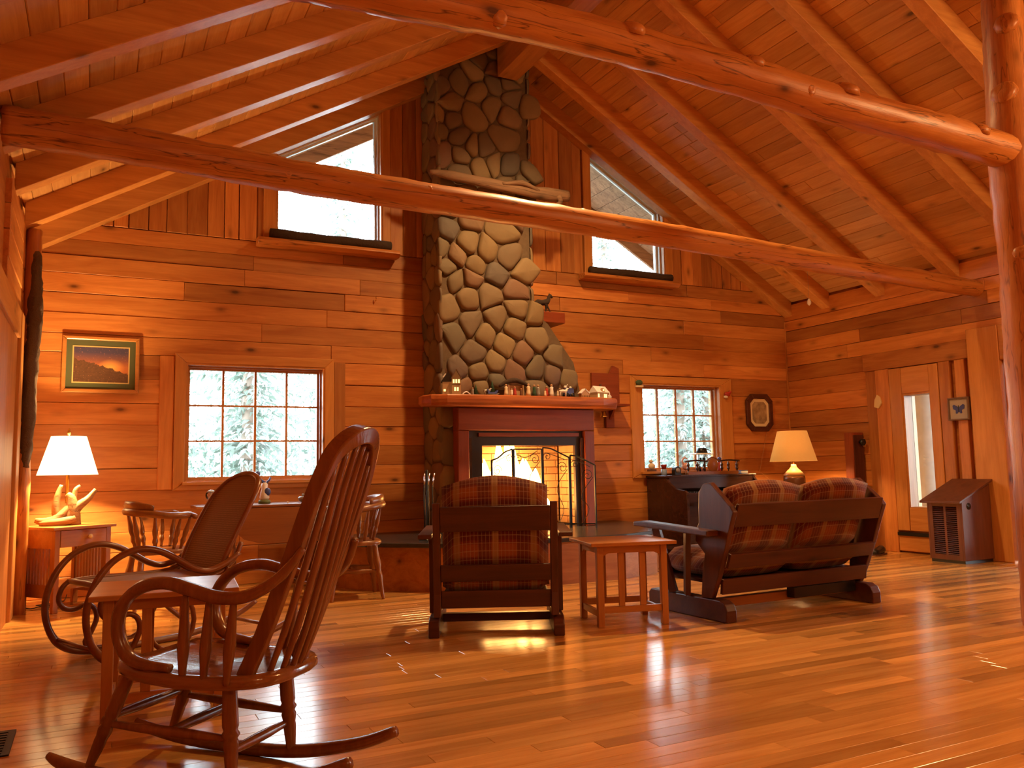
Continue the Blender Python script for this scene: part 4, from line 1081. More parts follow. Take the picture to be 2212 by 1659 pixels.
mp_ = [(2.74, 7.44), (2.72, 7.30), (2.76, 7.17), (2.90, 7.10), (3.3, 7.08), (3.8, 7.06), (4.3, 7.07), (4.6, 7.08), (4.8, 7.14), (4.88, 7.25), (4.93, 7.40), (4.93, 7.60), (4.63, 7.60), (4.63, 7.44)]
mb = MB(); n = len(mp_)
lv_ = [(inset(mp_, .02), 1.598), (inset(mp_, .004), 1.622), (mp_, 1.655), (inset(mp_, .003), 1.688), (inset(mp_, .016), 1.70)]
vs = [(p[0]+jit(.003), p[1]+jit(.004), z) for pl, z in lv_ for p in pl]
fcs = [(r*n+i, r*n+(i+1) % n, (r+1)*n+(i+1) % n, (r+1)*n+i) for r in range(4) for i in range(n)] + [tuple(range(n))[::-1], tuple(4*n+i for i in range(n))]
mb.add(vs, fcs).build('slab', mantelw, ms)
# small dark wall shelf with bell at the right end of the mantel
ws = thing('wall_shelf', 'dark wooden bracket shelf on the wall at the right end of the mantel', 'shelf', (0, 0, 0))
MB().box(4.98, YB-.05, 1.72, 5.35, YB-.018, 2.06).build('back_board', redwood, ws, .004)
MB().prism([(5.22, 2.06), (5.35, 2.06), (5.35, 2.12), (5.27, 2.15)], 'XZ', YB-.05, YB-.02).build('scroll_crest', redwood, ws)
MB().box(4.96, YB-.21, 1.675, 5.38, YB-.018, 1.70).build('shelf_board', redwood, ws, .004)
MB().prism([(YB-.018, 1.50), (YB-.018, 1.674), (YB-.17, 1.674), (YB-.06, 1.54)], 'YZ', 5.20, 5.23).build('bracket', redwood, ws, .003)
MB().box(5.16, YB-.048, 1.44, 5.27, YB-.018, 1.674).build('drop_board', redwood, ws, .003)
bl = thing('hand_bell', 'small brass bell hanging below the dark bracket shelf', 'bell', (0, 0, 0))
MB().lathe([(.048, 1.555), (.046, 1.562), (.036, 1.58), (.030, 1.61), (.020, 1.632), (.006, 1.638), (.006, 1.674)], (5.09, YB-.10, 0), 14).build('bell', brass, bl)
# ---- log fire
fi = thing('log_fire', 'bright log fire burning in the fireplace', 'fire', (0, 0, 0))
for p0, p1, r in (((3.55, 7.62, .52), (4.30, 7.66, .53), .06), ((3.60, 7.76, .52), (4.32, 7.74, .52), .06), ((3.68, 7.66, .63), (4.22, 7.74, .64), .055)):
    MB().tube(cr([p0, ((p0[0]+p1[0])/2, (p0[1]+p1[1])/2, p0[2]+.012), p1], 3), r, 10).build('fire_log', ember, fi)
g = MB()
for x in (3.6, 3.8, 4.0, 4.2): g.bar((x, 7.54, .445), (x, 7.86, .445), .02, .02); g.bar((x, 7.56, .402), (x, 7.56, .436), .016, .016); g.bar((x, 7.84, .402), (x, 7.84, .436), .016, .016)
g.bar((3.52, 7.56, .445), (4.3, 7.56, .445), .02, .018); g.build('grate', iron, fi)
fr_ = random.Random(21)
for i in range(15):
    x = 3.50+.050*i+fr_.uniform(-.02, .02); h = (.34+.42*math.exp(-((x-3.76)/.32)**2))*fr_.uniform(.75, 1.05); y0 = 7.69+fr_.uniform(-.05, .05)
    w_ = fr_.uniform(.09, .14)
    if x > 4.12: h *= .55
    path = [(x, y0, .55), (x+fr_.uniform(-.02, .02), y0, .55+h*.3), (x+fr_.uniform(-.03, .03), y0, .55+h*.65), (x+fr_.uniform(-.04, .04), y0, .55+h)]
    MB().tube(cr(path, 4), [w_*.7, w_, w_*.75, w_*.4, .004], 8).build('flame', flame_m, fi)
# ---- folding fire screen
fsn = thing('fire_screen', 'black iron folding fire screen with scrollwork', 'screen', (0, 0, 0))
def spiral(mb, o, u, r0, turns, a0, sgn, steps=26):
    pts = []
    for i in range(steps):
        t = i/(steps-1); a = a0+sgn*turns*2*pi*t; r = r0*(1-.85*t); pts.append(Vector(o)+u*(r*math.cos(a))+Vector((0, 0, r*math.sin(a))))
    mb.tube(pts, .0035, 5)
def panel(x0, y0, x1, y1, zl, zr, mirror):
    P0, P1 = Vector((x0, y0, 0)), Vector((x1, y1, 0)); u = (P1-P0).normalized(); L = (P1-P0).length; zb = .412
    f = MB()
    f.bar(P0+V(0, 0, zb-.01), P0+V(0, 0, zl), .014, .014, (1, 0, 0)); f.bar(P1+V(0, 0, zb-.01), P1+V(0, 0, zr), .014, .014, (1, 0, 0)); f.bar(P0+V(0, 0, zb+.03), P1+V(0, 0, zb+.03), .012, .012)
    top = cr([P0+V(0, 0, zl), P0+u*L*.3+V(0, 0, zl+(zr-zl)*(.22 if zr > zl else .12)), P0+u*L*.65+V(0, 0, zl+(zr-zl)*(.75 if zr > zl else .55)), P1+V(0, 0, zr)], 5)
    f.tube(top, .008, 6); f.build('screen_frame', iron, fsn)
    s = MB(); hi = P1 if zr > zl else P0; sg = -1 if zr > zl else 1; zt_ = max(zl, zr)
    spiral(s, hi+u*sg*.05+V(0, 0, zt_-.09), u*sg, .042, 1.4, pi*.9, -1)
    lo = P0 if zr > zl else P1; zlo = min(zl, zr)
    spiral(s, lo-u*sg*.075+V(0, 0, zlo-.10), u*sg*-1, .06, 1.5, 0, 1)
    s.tube(cr([lo-u*sg*.02+V(0, 0, zlo-.12), lo-u*sg*.14+V(0, 0, zlo-.3), lo-u*sg*.07+V(0, 0, zb+.18), lo-u*sg*.13+V(0, 0, zb+.04)], 6), .0035, 5)
    s.tube(cr([hi+u*sg*.02+V(0, 0, zt_-.05), hi+u*sg*.13+V(0, 0, zt_-.08), lo-u*sg*.05+V(0, 0, zlo-.02)], 6), .0035, 5)
    s.build('scrollwork', iron, fsn)
panel(3.34, 7.10, 3.61, 7.20, 1.08, 1.185, 0); panel(3.625, 7.20, 3.93, 7.20, 1.185, 1.185, 0)
panel(3.945, 7.20, 4.24, 7.20, 1.20, 1.10, 0); panel(4.255, 7.20, 4.43, 7.02, 1.12, 1.02, 0)
hd = MB(); hd.ball((3.92, 7.185, .78), .012); hd.bar((3.92, 7.185, .78), (3.99, 7.18, .78), .008, .008); hd.build('handle', iron, fsn)

# ---- odds and ends on the hearth
def cyl_thing(name, label, cat, prof, loc, mat, n=16, part='body', group=None):
    t = thing(name, label, cat, loc, 0, group); MB().lathe(prof, (0, 0, 0), n).build(part, mat, t); return t
ds = thing('candle_stand', 'dark turned stand with a pale plate and candle right of the armchair', 'stand', (3.42, 6.55, .401))
MB().lathe([(.075, 0), (.08, .012), (.03, .03), (.018, .06), (.026, .12), (.016, .2), (.024, .27), (.045, .285), (.045, .30)], (0, 0, 0), 14).build('stand', walnut, ds)
MB().lathe([(.028, .301), (.03, .32), (.026, .44), (.022, .46)], (0, 0, 0), 12).build('candle', cream, ds)
pl = thing('dish', 'shallow pale dish with a bright rim on the hearth front', 'dish', (3.46, 6.40, .401))
MB().lathe([(.05, 0), (.07, .004), (.095, .018), (.098, .024), (.09, .018), (.05, .008)], (0, 0, 0), 24).build('dish', tan, pl)
bt = thing('book_box', 'small tan box with dark stripes leaning by the fire screen', 'box', (3.73, 6.92, .401))
MB().box(-.06, -.04, 0, .06, .04, .15).build('box', tan, bt, .003)
for z in (.045, .095): MB().box(-.05, -.042, z, .05, -.0405, z+.02).build('stripe', brownp, bt)
tp = thing('fire_poker_stand', 'bright metal fire tool handles left of the armchair on the hearth', 'fire tools', (2.60, 6.86, .401))
MB().lathe([(.075, 0), (.075, .02), (.02, .03), (.012, .05), (.010, .60)], (0, 0, 0), 14).build('stand', iron, tp)
for k, (dx, tz) in enumerate(((-.035, .03), (.0, .03), (.035, .03))):
    MB().tube([(dx, -.03, .06), (dx*1.1, -.03, .45)], .006, 6).build('tool_shaft', iron, tp)
    MB().tube([(dx*1.1, -.03, .45), (dx*1.3+.012, -.03, .57)], .006, 8).build('tool_handle', chrome, tp)
cyl_thing('brass_pot', 'small brass pot at the left front of the hearth', 'pot', [(.04, 0), (.06, .02), (.065, .05), (.05, .085), (.055, .095)], (2.56, 6.62, .401), brass)
wb = thing('wood_box', 'dark low box on the floor beyond the right end of the hearth', 'box', (5.44, 7.0, 0))
MB().box(-.14, -.2, 0, .14, .2, .14).build('box', walnut, wb, .005); MB().box(-.15, -.21, .14, .15, .21, .155).build('lid', walnut, wb, .003)
sh_ = thing('shoe', 'dark shoe on the floor against the right wall behind the loveseat', 'shoe', (7.55, 6.32, 0), math.radians(200))
MB().tube(cr([(-.12, 0, .05), (-.06, 0, .055), (.02, 0, .045), (.10, 0, .035), (.14, 0, .03)], 4), [.03, .045, .042, .04, .022], 10).build('upper', blackp, sh_)
MB().prism([(-.14, -.035), (.1, -.045), (.15, -.02), (.15, .02), (.1, .045), (-.14, .035)], 'XY', 0, .018).build('sole', brownp, sh_)

# ---- driftwood branch on the chimney, bracket with a horse
dw = thing('driftwood_branch', 'weathered driftwood branch mounted across the stone chimney', 'driftwood', (0, 0, 0))
MB().tube(cr([(2.86, 7.40, 3.92), (3.1, 7.37, 3.90), (3.4, 7.36, 3.88), (3.75, 7.36, 3.86), (4.1, 7.36, 3.85), (4.42, 7.37, 3.87)], 5), [.02, .05, .05, .06, .055, .075, .06], 10, .6).build('branch', driftgrey, dw)
MB().tube(cr([(3.62, 7.34, 3.88), (3.85, 7.33, 3.92), (4.05, 7.34, 3.86)], 4), [.02, .03, .02], 8).build('twig', driftgrey, dw)
MB().tube(cr([(4.28, 7.35, 3.84), (4.30, 7.34, 3.78), (4.25, 7.34, 3.74)], 3), [.04, .03, .015], 8).build('stub', driftgrey, dw)
bk2 = thing('bracket_shelf', 'reddish wooden block shelf beside the chimney', 'shelf', (0, 0, 0))
MB().box(4.10, 7.50, 2.52, 4.42, 7.93, 2.635).build('block', redwood, bk2, .008)
hs = thing('horse_figurine', 'dark rearing horse figurine on the block shelf beside the chimney', 'figurine', (4.21, 7.62, 2.636))
mb = MB()
mb.tube(cr([(-.085, 0, .10), (-.05, 0, .115), (.0, 0, .115), (.05, 0, .125), (.075, 0, .15), (.085, 0, .185)], 3), [.02, .034, .030, .034, .024, .018], 8)
mb.tube(cr([(.078, 0, .18), (.10, 0, .20), (.125, 0, .175)], 3), [.016, .018, .010], 8)
for x, dx in ((-.075, -.02), (-.06, .012), (.04, -.005), (.055, .05)): mb.tube(cr([(x, .012 if dx > 0 else -.012, .10), (x+dx*.3+.008, 0, .055), (x+dx, .0, .002)], 3), [.016, .010, .007], 6)
mb.tube(cr([(-.09, 0, .115), (-.12, 0, .10), (-.13, 0, .05)], 3), [.010, .012, .004], 6)
mb.build('horse', barkdark, hs)
for dx in (-.006, .006): MB().lathe([(.006, 0), (.001, .022)], (4.21+.088-4.21, dx, .205), 5).build('ear', barkdark, hs)

# ---- window ledges of bark-edged slab under the upper windows
for lab, xa, xb, z in (('bark-edged log ledge under the upper left window', 1.30, 2.69, 3.155), ('bark-edged log ledge under the upper right window', 4.86, 6.20, 3.135)):
    wl_ = thing('log_ledge', lab, 'ledge', (0, 0, 0), 0, 'log ledges under the upper windows')
    mb = MB(); mb.prism([(YB-.018, z-.02), (YB-.018, z+.06), (YB-.15, z+.05), (YB-.17, z+.015), (YB-.13, z-.02)], 'YZ', xa, xb); mb.build('slab', log_x, wl_, .008)
    rr = random.Random(int(xa*10)); pts = [(xa+.12+(xb-xa-.2)*i/9, YB-.085+rr.uniform(-.006, .006), z+.10+rr.uniform(-.008, .008)) for i in range(10)]
    MB().tube(pts, [.05]+[.048+rr.uniform(-.006, .008) for _ in range(8)]+[.045], 9).build('bark_log', barkdark, wl_)

# ---- pictures and wall hangings
def picture_mat(name, glow):
    t = NT(name); tc = t.new('ShaderNodeTexCoord').outputs['Generated']; sp = t.new('ShaderNodeSeparateXYZ'); t.link(tc, sp.inputs[0]); x, z = sp.outputs[0], sp.outputs[2]
    n = t.noise(tc, 7, 5); sky = t.ramp(z, [(0.45, (0.42, 0.13, 0.045)), (0.62, (0.20, 0.075, 0.06)), (0.85, (0.06, 0.05, 0.10))])
    gx = t.math('SUBTRACT', x, .68); gz = t.math('SUBTRACT', z, .42); d = t.math('SQRT', t.math('ADD', t.math('MULTIPLY', gx, gx), t.math('MULTIPLY', gz, gz)))
    col = t.mix(t.ramp(d, [(.02, 1.0), (.26, 0.0)]), sky, (.75, .36, .10))
    land = t.mix(t.noise(tc, 16, 4), (.035, .022, .018), (.16, .075, .04))
    hill = t.math('GREATER_THAN', t.math('ADD', t.math('MULTIPLY_ADD', x, -.42, .68), t.math('MULTIPLY_ADD', n, .34, -.17)), z)
    col = t.mix(hill, col, land); sp2 = t.noise(tc, 30, 2); col = t.mix(t.math('MULTIPLY', t.ramp(sp2, [(.62, 0.0), (.70, 1.0)]), .6), col, (.42, .20, .10))
    t.link(col, t.p.inputs['Base Color']); t.p.inputs['Roughness'].default_value = .35; return t.m
pc = thing('framed_picture', 'framed dusk landscape picture with a green mat on the left wall section', 'picture', (.022, YB-.018, 1.955), 0)
fo, fi_ = (.30, .245), (.268, .213)
ring = [(-1, -1), (1, -1), (1, 1), (-1, 1)]
O_ = [(a*fo[0], b_*fo[1]) for a, b_ in ring]; I_ = [(a*fi_[0], b_*fi_[1]) for a, b_ in ring]
for i in range(4):
    j = (i+1) % 4; MB().slab([O_[i], O_[j], I_[j], I_[i]], lambda a, b_, c: (a, c, b_), 0, -.032, .006).build('frame_side', oak_x, pc)
MB().box(-.268, -.012, -.213, .268, -.004, .213).build('mat_board', plain('green_mat', (.075, .085, .035), .9), pc)
M2 = [(a*.222, b_*.162) for a, b_ in ring]; M3 = [(a*.212, b_*.152) for a, b_ in ring]
mb = MB(); frame_ring(mb, M2, M3, -.0145, -.0125); mb.build('inner_mat', plain('gold_mat', (.55, .40, .16), .6), pc)
MB().box(-.212, -.0135, -.152, .212, -.0122, .152).build('print', picture_mat('dusk_print', 1), pc)
pc.rotation_euler = (math.radians(-3), 0, 0)
op_ = thing('octagonal_frame', 'octagonal dark-framed print with a cream mat beside the right window', 'picture', (7.465, YB-.017, 1.64))
def octa(r, sx=1.0, sz=1.0): return [(r*sx*math.cos(pi/8+k*pi/4), r*sz*math.sin(pi/8+k*pi/4)) for k in range(8)]
def squoct(a, b_, c): return [(a, b_-c), (a, -b_+c), (a-c, -b_), (-a+c, -b_), (-a, -b_+c), (-a, b_-c), (-a+c, b_), (a-c, b_)]
o1, o2, o3 = squoct(.215, .235, .085), squoct(.155, .175, .06), squoct(.118, .138, .045)
for i in range(8):
    j = (i+1) % 8; MB().slab([o1[i], o1[j], o2[j], o2[i]], lambda a, b_, c: (a, c, b_), 0, -.03, .006).build('frame_side', darkpine, op_)
MB().prism(o2, 'XZ', -.012, -.004).build('mat_board', plain('cream_mat', (.80, .68, .42), .8), op_)
t_ = NT('faded_print'); tc_ = t_.new('ShaderNodeTexCoord').outputs['Object']; nn = t_.noise(tc_, 14, 4); t_.link(t_.mix(t_.ramp(nn, [(.35, 0.0), (.7, 1.0)]), (.24, .17, .10), (.50, .38, .22)), t_.p.inputs['Base Color'])
MB().prism(o3, 'XZ', -.0135, -.0122).build('print', t_.m, op_)
bf = thing('butterfly_frame', 'small grey shadow box with a blue butterfly on the right wall', 'picture', (XR-.03, 5.56, 1.525), math.radians(0))
O_ = [(a*.115, b_*.118) for a, b_ in ring]; I_ = [(a*.10, b_*.103) for a, b_ in ring]
for i in range(4):
    j = (i+1) % 4; MB().slab([O_[i], O_[j], I_[j], I_[i]], lambda a, b_, c: (c, a, b_), .005, -.04, .004).build('frame_side', plain('grey_frame', (.17, .10, .06), .5) if i == 0 else bpy.data.materials['grey_frame'], bf)
MB().box(-.02, -.10, -.103, -.012, .10, .103).build('backing_card', plain('grey_card', (.42, .36, .30), .8), bf)
wing = [(.004, -.03), (.02, -.05), (.035, -.045), (.032, -.015), (.06, .0), (.066, .035), (.05, .045), (.02, .028), (.004, .012)]
for sg in (1, -1): MB().prism([(sg*a, b_) for a, b_ in wing], 'YZ', -.026, -.022).build('wing', plain('blue_wing', (.035, .045, .22), .35) if sg > 0 else bpy.data.materials['blue_wing'], bf)
MB().tube([(-.026, 0, -.03), (-.026, 0, .035)], .004, 6).build('body', blackp, bf)
wp = thing('wall_box', 'tall dark wooden box with a black knob on the right wall', 'box', (0, 0, 0))
MB().box(XR-.20, 6.80, .02, XR-.022, 6.92, 1.34).build('case', redwood_z, wp, .006)
MB().box(XR-.19, 6.792, .06, XR-.032, 6.799, 1.31).build('front_panel', darkpine_z, wp, .003)
MB().lathe([(.012, 0), (.012, .02), (.038, .03), (.042, .05), (.034, .06)], (XR-.095, 6.7915, 1.225), 14, None, (0, -1, 0)).build('knob', blackp, wp)
for z in (1.185, 1.262):
    MB().box(XR-.062, 6.775, z-.010, XR-.040, 6.7915, z+.010).build('metal_clip', chrome, wp)
st_ = thing('shell_ornament', 'pale flat shell ornament hung on the boards left of the narrow window', 'ornament', (0, 0, 0))
MB().prism([(6.50, 1.66), (6.545, 1.60), (6.60, 1.62), (6.59, 1.70), (6.555, 1.755), (6.52, 1.73)], 'YZ', XR-.05, XR-.034).build('shell', plain('pale_shell', (.72, .58, .30), .5), st_)
ro = thing('red_bird_ornament', 'small red and white bird ornament on the right side of the right window', 'ornament', (6.94, YB-.05, 1.86))
MB().ball((0, 0, 0), (.05, .02, .03)).build('body', red, ro); MB().ball((-.03, -.005, -.035), (.035, .015, .018)).build('wing', white, ro); MB().ball((.04, 0, .025), .02).build('head', red, ro)
go_ = thing('green_ornament', 'small dark green round ornament at the top left of the right window', 'ornament', (5.62, YB-.06, 1.965))
MB().ball((0, 0, 0), (.05, .022, .032)).build('body', plain('green_felt', (.06, .10, .05), .8), go_); MB().box(-.05, -.012, -.055, .05, .012, -.035).build('base', cream, go_)
pr = thing('crystal_pendant', 'small clear crystal hanging on a thread in front of the right slope', 'ornament', (0, 0, 0))
MB().lathe([(.002, .0), (.022, .02), (.025, .045), (.012, .075), (.002, .085)], (7.30, 6.86, 2.80), 8).build('crystal', plain('crystal', (.85, .75, .68), .05, spec=1.0), pr)
MB().tube([(7.30, 6.86, 2.885), (7.30, 6.86, deck(7.30)-.02)], .0015, 5).build('thread', greyp, pr)
lb = thing('cup_hook', 'tiny brass hook on the planks left of the chimney', 'hook', (0, 0, 0))
MB().tube(cr([(2.47, YB-.018, 2.70), (2.47, YB-.035, 2.70), (2.47, YB-.04, 2.72), (2.47, YB-.035, 2.735)], 3), .005, 6).build('hook', brass, lb)
fv = thing('floor_vent', 'black floor register at the lower left corner', 'vent', (-.36, 3.78, 0))
MB().box(-.11, -.17, 0, .11, .17, .006).build('frame', iron, fv)
for k in range(9): MB().box(-.085, -.15+k*.035, .0062, .085, -.15+k*.035+.014, .009).build('louvre', blackmetal, fv)

# ---- things on the drop-leaf table
TZ = .7405
sg_ = thing('snow_globe', 'snow globe on an amber base at the left of the table', 'snow globe', (.87, 7.36, TZ))
MB().lathe([(.045, 0), (.045, .008), (.038, .035), (.036, .045)], (0, 0, 0), 16).build('base', plain('amber_base', (.55, .22, .05), .4), sg_)
MB().ball((0, 0, .085), .044, 14, 10).build('globe', gl, sg_); MB().lathe([(.03, .046), (.026, .055), (.008, .08), (.010, .10), (.002, .112)], (0, 0, 0), 10).build('figure', white, sg_)
MB().lathe([(.036, .108), (.030, .118), (.016, .128), (.002, .1305)], (0, 0, 0), 14).build('snow_cap', plain('pale_blue', (.55, .68, .85), .3), sg_)
cl = thing('clown_figurine', 'tall blue and white figurine with an outstretched arm by the table middle', 'figurine', (1.305, 7.36, TZ))
MB().lathe([(.05, 0), (.052, .02), (.045, .03)], (0, 0, 0), 12).build('base', plain('mossy_base', (.12, .16, .05), .7), cl)
MB().lathe([(.03, .03), (.042, .05), (.032, .10), (.024, .13), (.028, .16), (.018, .18)], (.0, 0, 0), 10).build('body', white, cl)
MB().tube([(0, 0, .16), (.04, 0, .20), (.05, 0, .225)], [.012, .009, .008], 7).build('arm', plain('figurine_blue', (.10, .16, .45), .4), cl)
MB().tube([(0, 0, .17), (-.04, 0, .21), (-.055, 0, .235)], [.014, .012, .010], 7).build('arm', blue, cl)
MB().ball((-.06, 0, .255), .024).build('head', blue, cl); MB().ball((.02, -.02, .10), (.03, .02, .035)).build('sash', blue, cl)
gf = thing('pewter_figurine', 'grey pewter figurine standing over a round bowl at the right of the table', 'figurine', (1.66, 7.38, TZ))
MB().lathe([(.02, 0), (.05, .015), (.055, .04), (.045, .05)], (-.01, 0, 0), 14).build('bowl', greyp, gf)
MB().lathe([(.02, .0), (.022, .06), (.026, .09), (.014, .115)], (.055, 0, 0), 10).build('body', greyp, gf); MB().ball((.055, 0, .130), .016).build('head', greyp, gf); MB().ball((-.02, 0, .065), .012).build('lid_knob', greyp, gf)
bb = thing('white_bead', 'tiny white bead on the table between the figurines', 'bead', (1.47, 7.2, TZ)); MB().ball((0, 0, .009), .009).build('bead', white, bb)

# ---- things on the piano and the sill
PZ = .8865
mc = thing('mantel_clock', 'small black dome-topped clock on the left end of the piano', 'clock', (5.93, 7.66, PZ))
MB().prism([(-.045, 0), (.045, 0), (.045, .06), (.035, .09), (0, .105), (-.035, .09), (-.045, .06)], 'XZ', -.03, .03).build('case', blackp, mc, .003)
MB().lathe([(.028, 0), (.028, .002)], (0, -.0305, .055), 14, None, (0, -1, 0)).build('face', greyp, mc)
mg = thing('mug', 'blue and white mug holding a red flower pot behind the black clock', 'mug', (5.86, 7.80, PZ))
MB().lathe([(.03, 0), (.034, .01), (.034, .07), (.03, .072)], (0, 0, 0), 14).build('cup', plain('mug_blue', (.25, .36, .62), .3), mg); MB().lathe([(.024, .072), (.034, .115), (.036, .125)], (0, 0, 0), 12).build('pot', red, mg)
lt = thing('glass_lantern', 'glass lantern with a black cap on the right window sill', 'lantern', (6.42, 7.80, PZ))
MB().lathe([(.05, 0), (.05, .015)], (0, 0, 0), 14).build('base', blackp, lt)
for dx in (-.045, .045): MB().tube([(dx, 0, .015), (dx, 0, .235)], .006, 6).build('post', brownp, lt)
MB().lathe([(.03, .016), (.03, .2)], (0, 0, 0), 12).build('chimney_glass', gl, lt)
MB().lathe([(.14, .235), (.142, .240), (.06, .254)], (0, 0, 0), 20).build('reflector', white, lt); MB().lathe([(.075, .2545), (.06, .285), (.055, .31), (.045, .312)], (0, 0, 0), 14).build('cap', blackp, lt)
bd_ = thing('parrot_figurine', 'red and blue parrot figurine at the right end of the sill', 'figurine', (6.70, 7.82, PZ))
MB().lathe([(.012, 0), (.022, .03), (.03, .09), (.026, .14), (.012, .165)], (0, 0, 0), 10).build('body', red, bd_); MB().ball((-.004, -.005, .18), .024).build('head', plain('parrot_blue', (.05, .07, .35), .5), bd_)
pk = thing('flamingo_figurine', 'pale pink bird figurine behind the piano gallery', 'figurine', (6.19, 7.82, PZ))
MB().ball((0, 0, .10), (.05, .03, .045)).build('body', plain('pale_pink', (.75, .42, .38), .5), pk); MB().tube(cr([(-.03, 0, .12), (-.045, 0, .17), (-.01, 0, .20), (.03, 0, .185)], 4), [.016, .010, .010, .006], 7).build('neck', bpy.data.materials['pale_pink'], pk); MB().tube([(0, 0, .0), (0, 0, .07)], .006, 6).build('leg', bpy.data.materials['pale_pink'], pk)
dk = thing('duck_figurine', 'pale duck figurine on a brown base at the left of the right window sill', 'figurine', (5.76, YB-.055, .936))
MB().box(-.05, -.022, 0, .05, .022, .025).build('base', brownp, dk); MB().ball((0, 0, .06), (.05, .022, .038)).build('body', cream, dk); MB().ball((-.01, 0, .115), .022).build('head', cream, dk); MB().lathe([(.008, 0), (.001, .025)], (.008, 0, .115), 6, None, (1, 0, -.1)).build('bill', tan, dk)
bx = thing('cassette_stack', 'small stack of blue and white cases on the right end of the piano', 'case', (6.89, 7.64, PZ))
for k in range(3): MB().box(-.05, -.035, k*.014, .05, .035, k*.014+.0135).build('case', (plain('case_blue', (.12, .16, .30), .3) if k == 0 else white if k == 1 else bpy.data.materials['case_blue']), bx)

# ---- the miniature village along the mantel
MZ = 1.701
def house(label, x, y, w_, d, h, roof, wall, rz=0, lit=True):
    t = thing('miniature_house', label, 'figurine', (x, y, MZ), rz, 'miniature village on the mantel')
    MB().box(-w_/2, -d/2, 0, w_/2, d/2, h*.55).build('walls', wall, t)
    MB().prism([(-w_/2-.006, h*.53), (w_/2+.006, h*.53), (0, h)], 'XZ', -d/2-.006, d/2+.006) if False else None
    return t
h1 = thing('miniature_house', 'lit miniature half-timbered house at the left end of the mantel', 'figurine', (2.99, 7.22, MZ), math.radians(-20), 'lit miniature houses')
MB().box(-.085, -.05, 0, .085, .06, .12).build('walls', litwall, h1)
MB().prism([(-.10, .12), (.03, .12), (-.035, .22)], 'XZ', -.056, .066).build('roof', blackmetal, h1)
MB().prism([(.0, .0), (.085, 0), (.085, .15), (.0425, .225), (.0, .15)], 'XZ', -.075, -.0505).build('front_gable', litwall, h1)
rg = MB(); rg.bar((-.008, -.08, .145), (.0425, -.08, .235), .05, .006, (0, 0, 1)); rg.bar((.093, -.08, .145), (.0425, -.08, .235), .05, .006, (0, 0, 1)); rg.build('gable_trim', brownp, h1)
for x, z in ((.018, .105), (.0425, .105), (.067, .105), (.03, .03), (.055, .03)): MB().box(x-.008, -.0765, z, x+.008, -.0752, z+.036).build('window', litwin, h1)
MB().box(-.076, -.0515, .03, -.056, -.0502, .05).build('window', litwin, h1); MB().box(.0, -.077, .092, .085, -.0752, .098).build('beam', brownp, h1)
MB().box(-.06, -.01, .19, -.04, .012, .25).build('chimney_stack', brownp, h1); MB().prism([(-.085, .165), (-.06, .20), (-.05, .195), (-.075, .16)], 'XZ', -.058, -.0565).build('snow_patch', snow, h1)
h2 = thing('miniature_house', 'lit snow-roofed miniature cottage at the right end of the mantel', 'figurine', (4.70, 7.32, MZ), math.radians(15), 'lit miniature houses')
MB().box(-.085, -.05, 0, .085, .05, .075).build('walls', litwall, h2)
MB().prism([(-.066, .07), (.066, .07), (0, .14)], 'YZ', -.095, .095).build('roof', snow, h2)
MB().prism([(-.02, .078), (.02, .078), (.02, .10), (0, .118), (-.02, .10)], 'XZ', -.062, -.03).build('dormer', litwall, h2); MB().lathe([(.011, 0), (.011, .002)], (0, -.0625, .094), 10, None, (0, -1, 0)).build('window', litwin, h2)
for x in (-.06, .03, .055): MB().box(x-.01, -.052, .018, x+.01, -.0505, .055).build('window', litwin, h2)
MB().box(.03, .005, .12, .05, .025, .165).build('chimney_stack', brownp, h2)
MB().box(-.11, -.075, -.0, .11, -.052, .012).build('snow_ground', snow, h2)
h3 = thing('miniature_house', 'small unlit brown miniature barn left of the snow-roofed cottage', 'figurine', (4.47, 7.25, MZ), 0, 'unlit miniature buildings')
MB().prism([(-.045, 0), (.045, 0), (.045, .05), (0, .09), (-.045, .05)], 'XZ', -.03, .03).build('walls', tan, h3)
rg = MB(); rg.bar((-.052, 0, .05), (.003, 0, .098), .07, .008); rg.bar((.052, 0, .05), (-.003, 0, .098), .07, .008); rg.build('roof', snow, h3)
for x in (-.04, -.02, .0, .02, .04): MB().box(x-.003, -.042, 0, x+.003, -.038, .03).build('fence_picket', brownp, h3)
h4 = thing('miniature_house', 'tiny white miniature church at the far right tip of the mantel', 'figurine', (4.89, 7.44, MZ), 0, 'unlit miniature buildings')
MB().box(-.03, -.02, 0, .03, .02, .045).build('walls', white, h4); MB().prism([(-.024, .045), (.024, .045), (0, .06)], 'YZ', -.032, .032).build('roof', snow, h4); MB().lathe([(.008, .045), (.008, .075), (.001, .10)], (.018, 0, 0), 6).build('steeple', white, h4)
h5 = thing('nativity_stable', 'open tan stable with an arched bark roof at the mantel middle', 'figurine', (3.68, 7.26, MZ), 0)
MB().box(-.085, .02, 0, .085, .035, .115).build('back_wall', tan, h5); MB().box(-.085, -.03, 0, -.073, .0195, .115).build('side_wall', tan, h5); MB().box(.073, -.03, 0, .085, .0195, .115).build('side_wall', tan, h5)
MB().tube(cr([(-.17, 0, .10), (-.10, 0, .14), (0, 0, .165), (.10, 0, .14), (.17, 0, .105)], 4), [.012, .022, .026, .022, .012], 8).build('arched_roof', barkdark, h5)
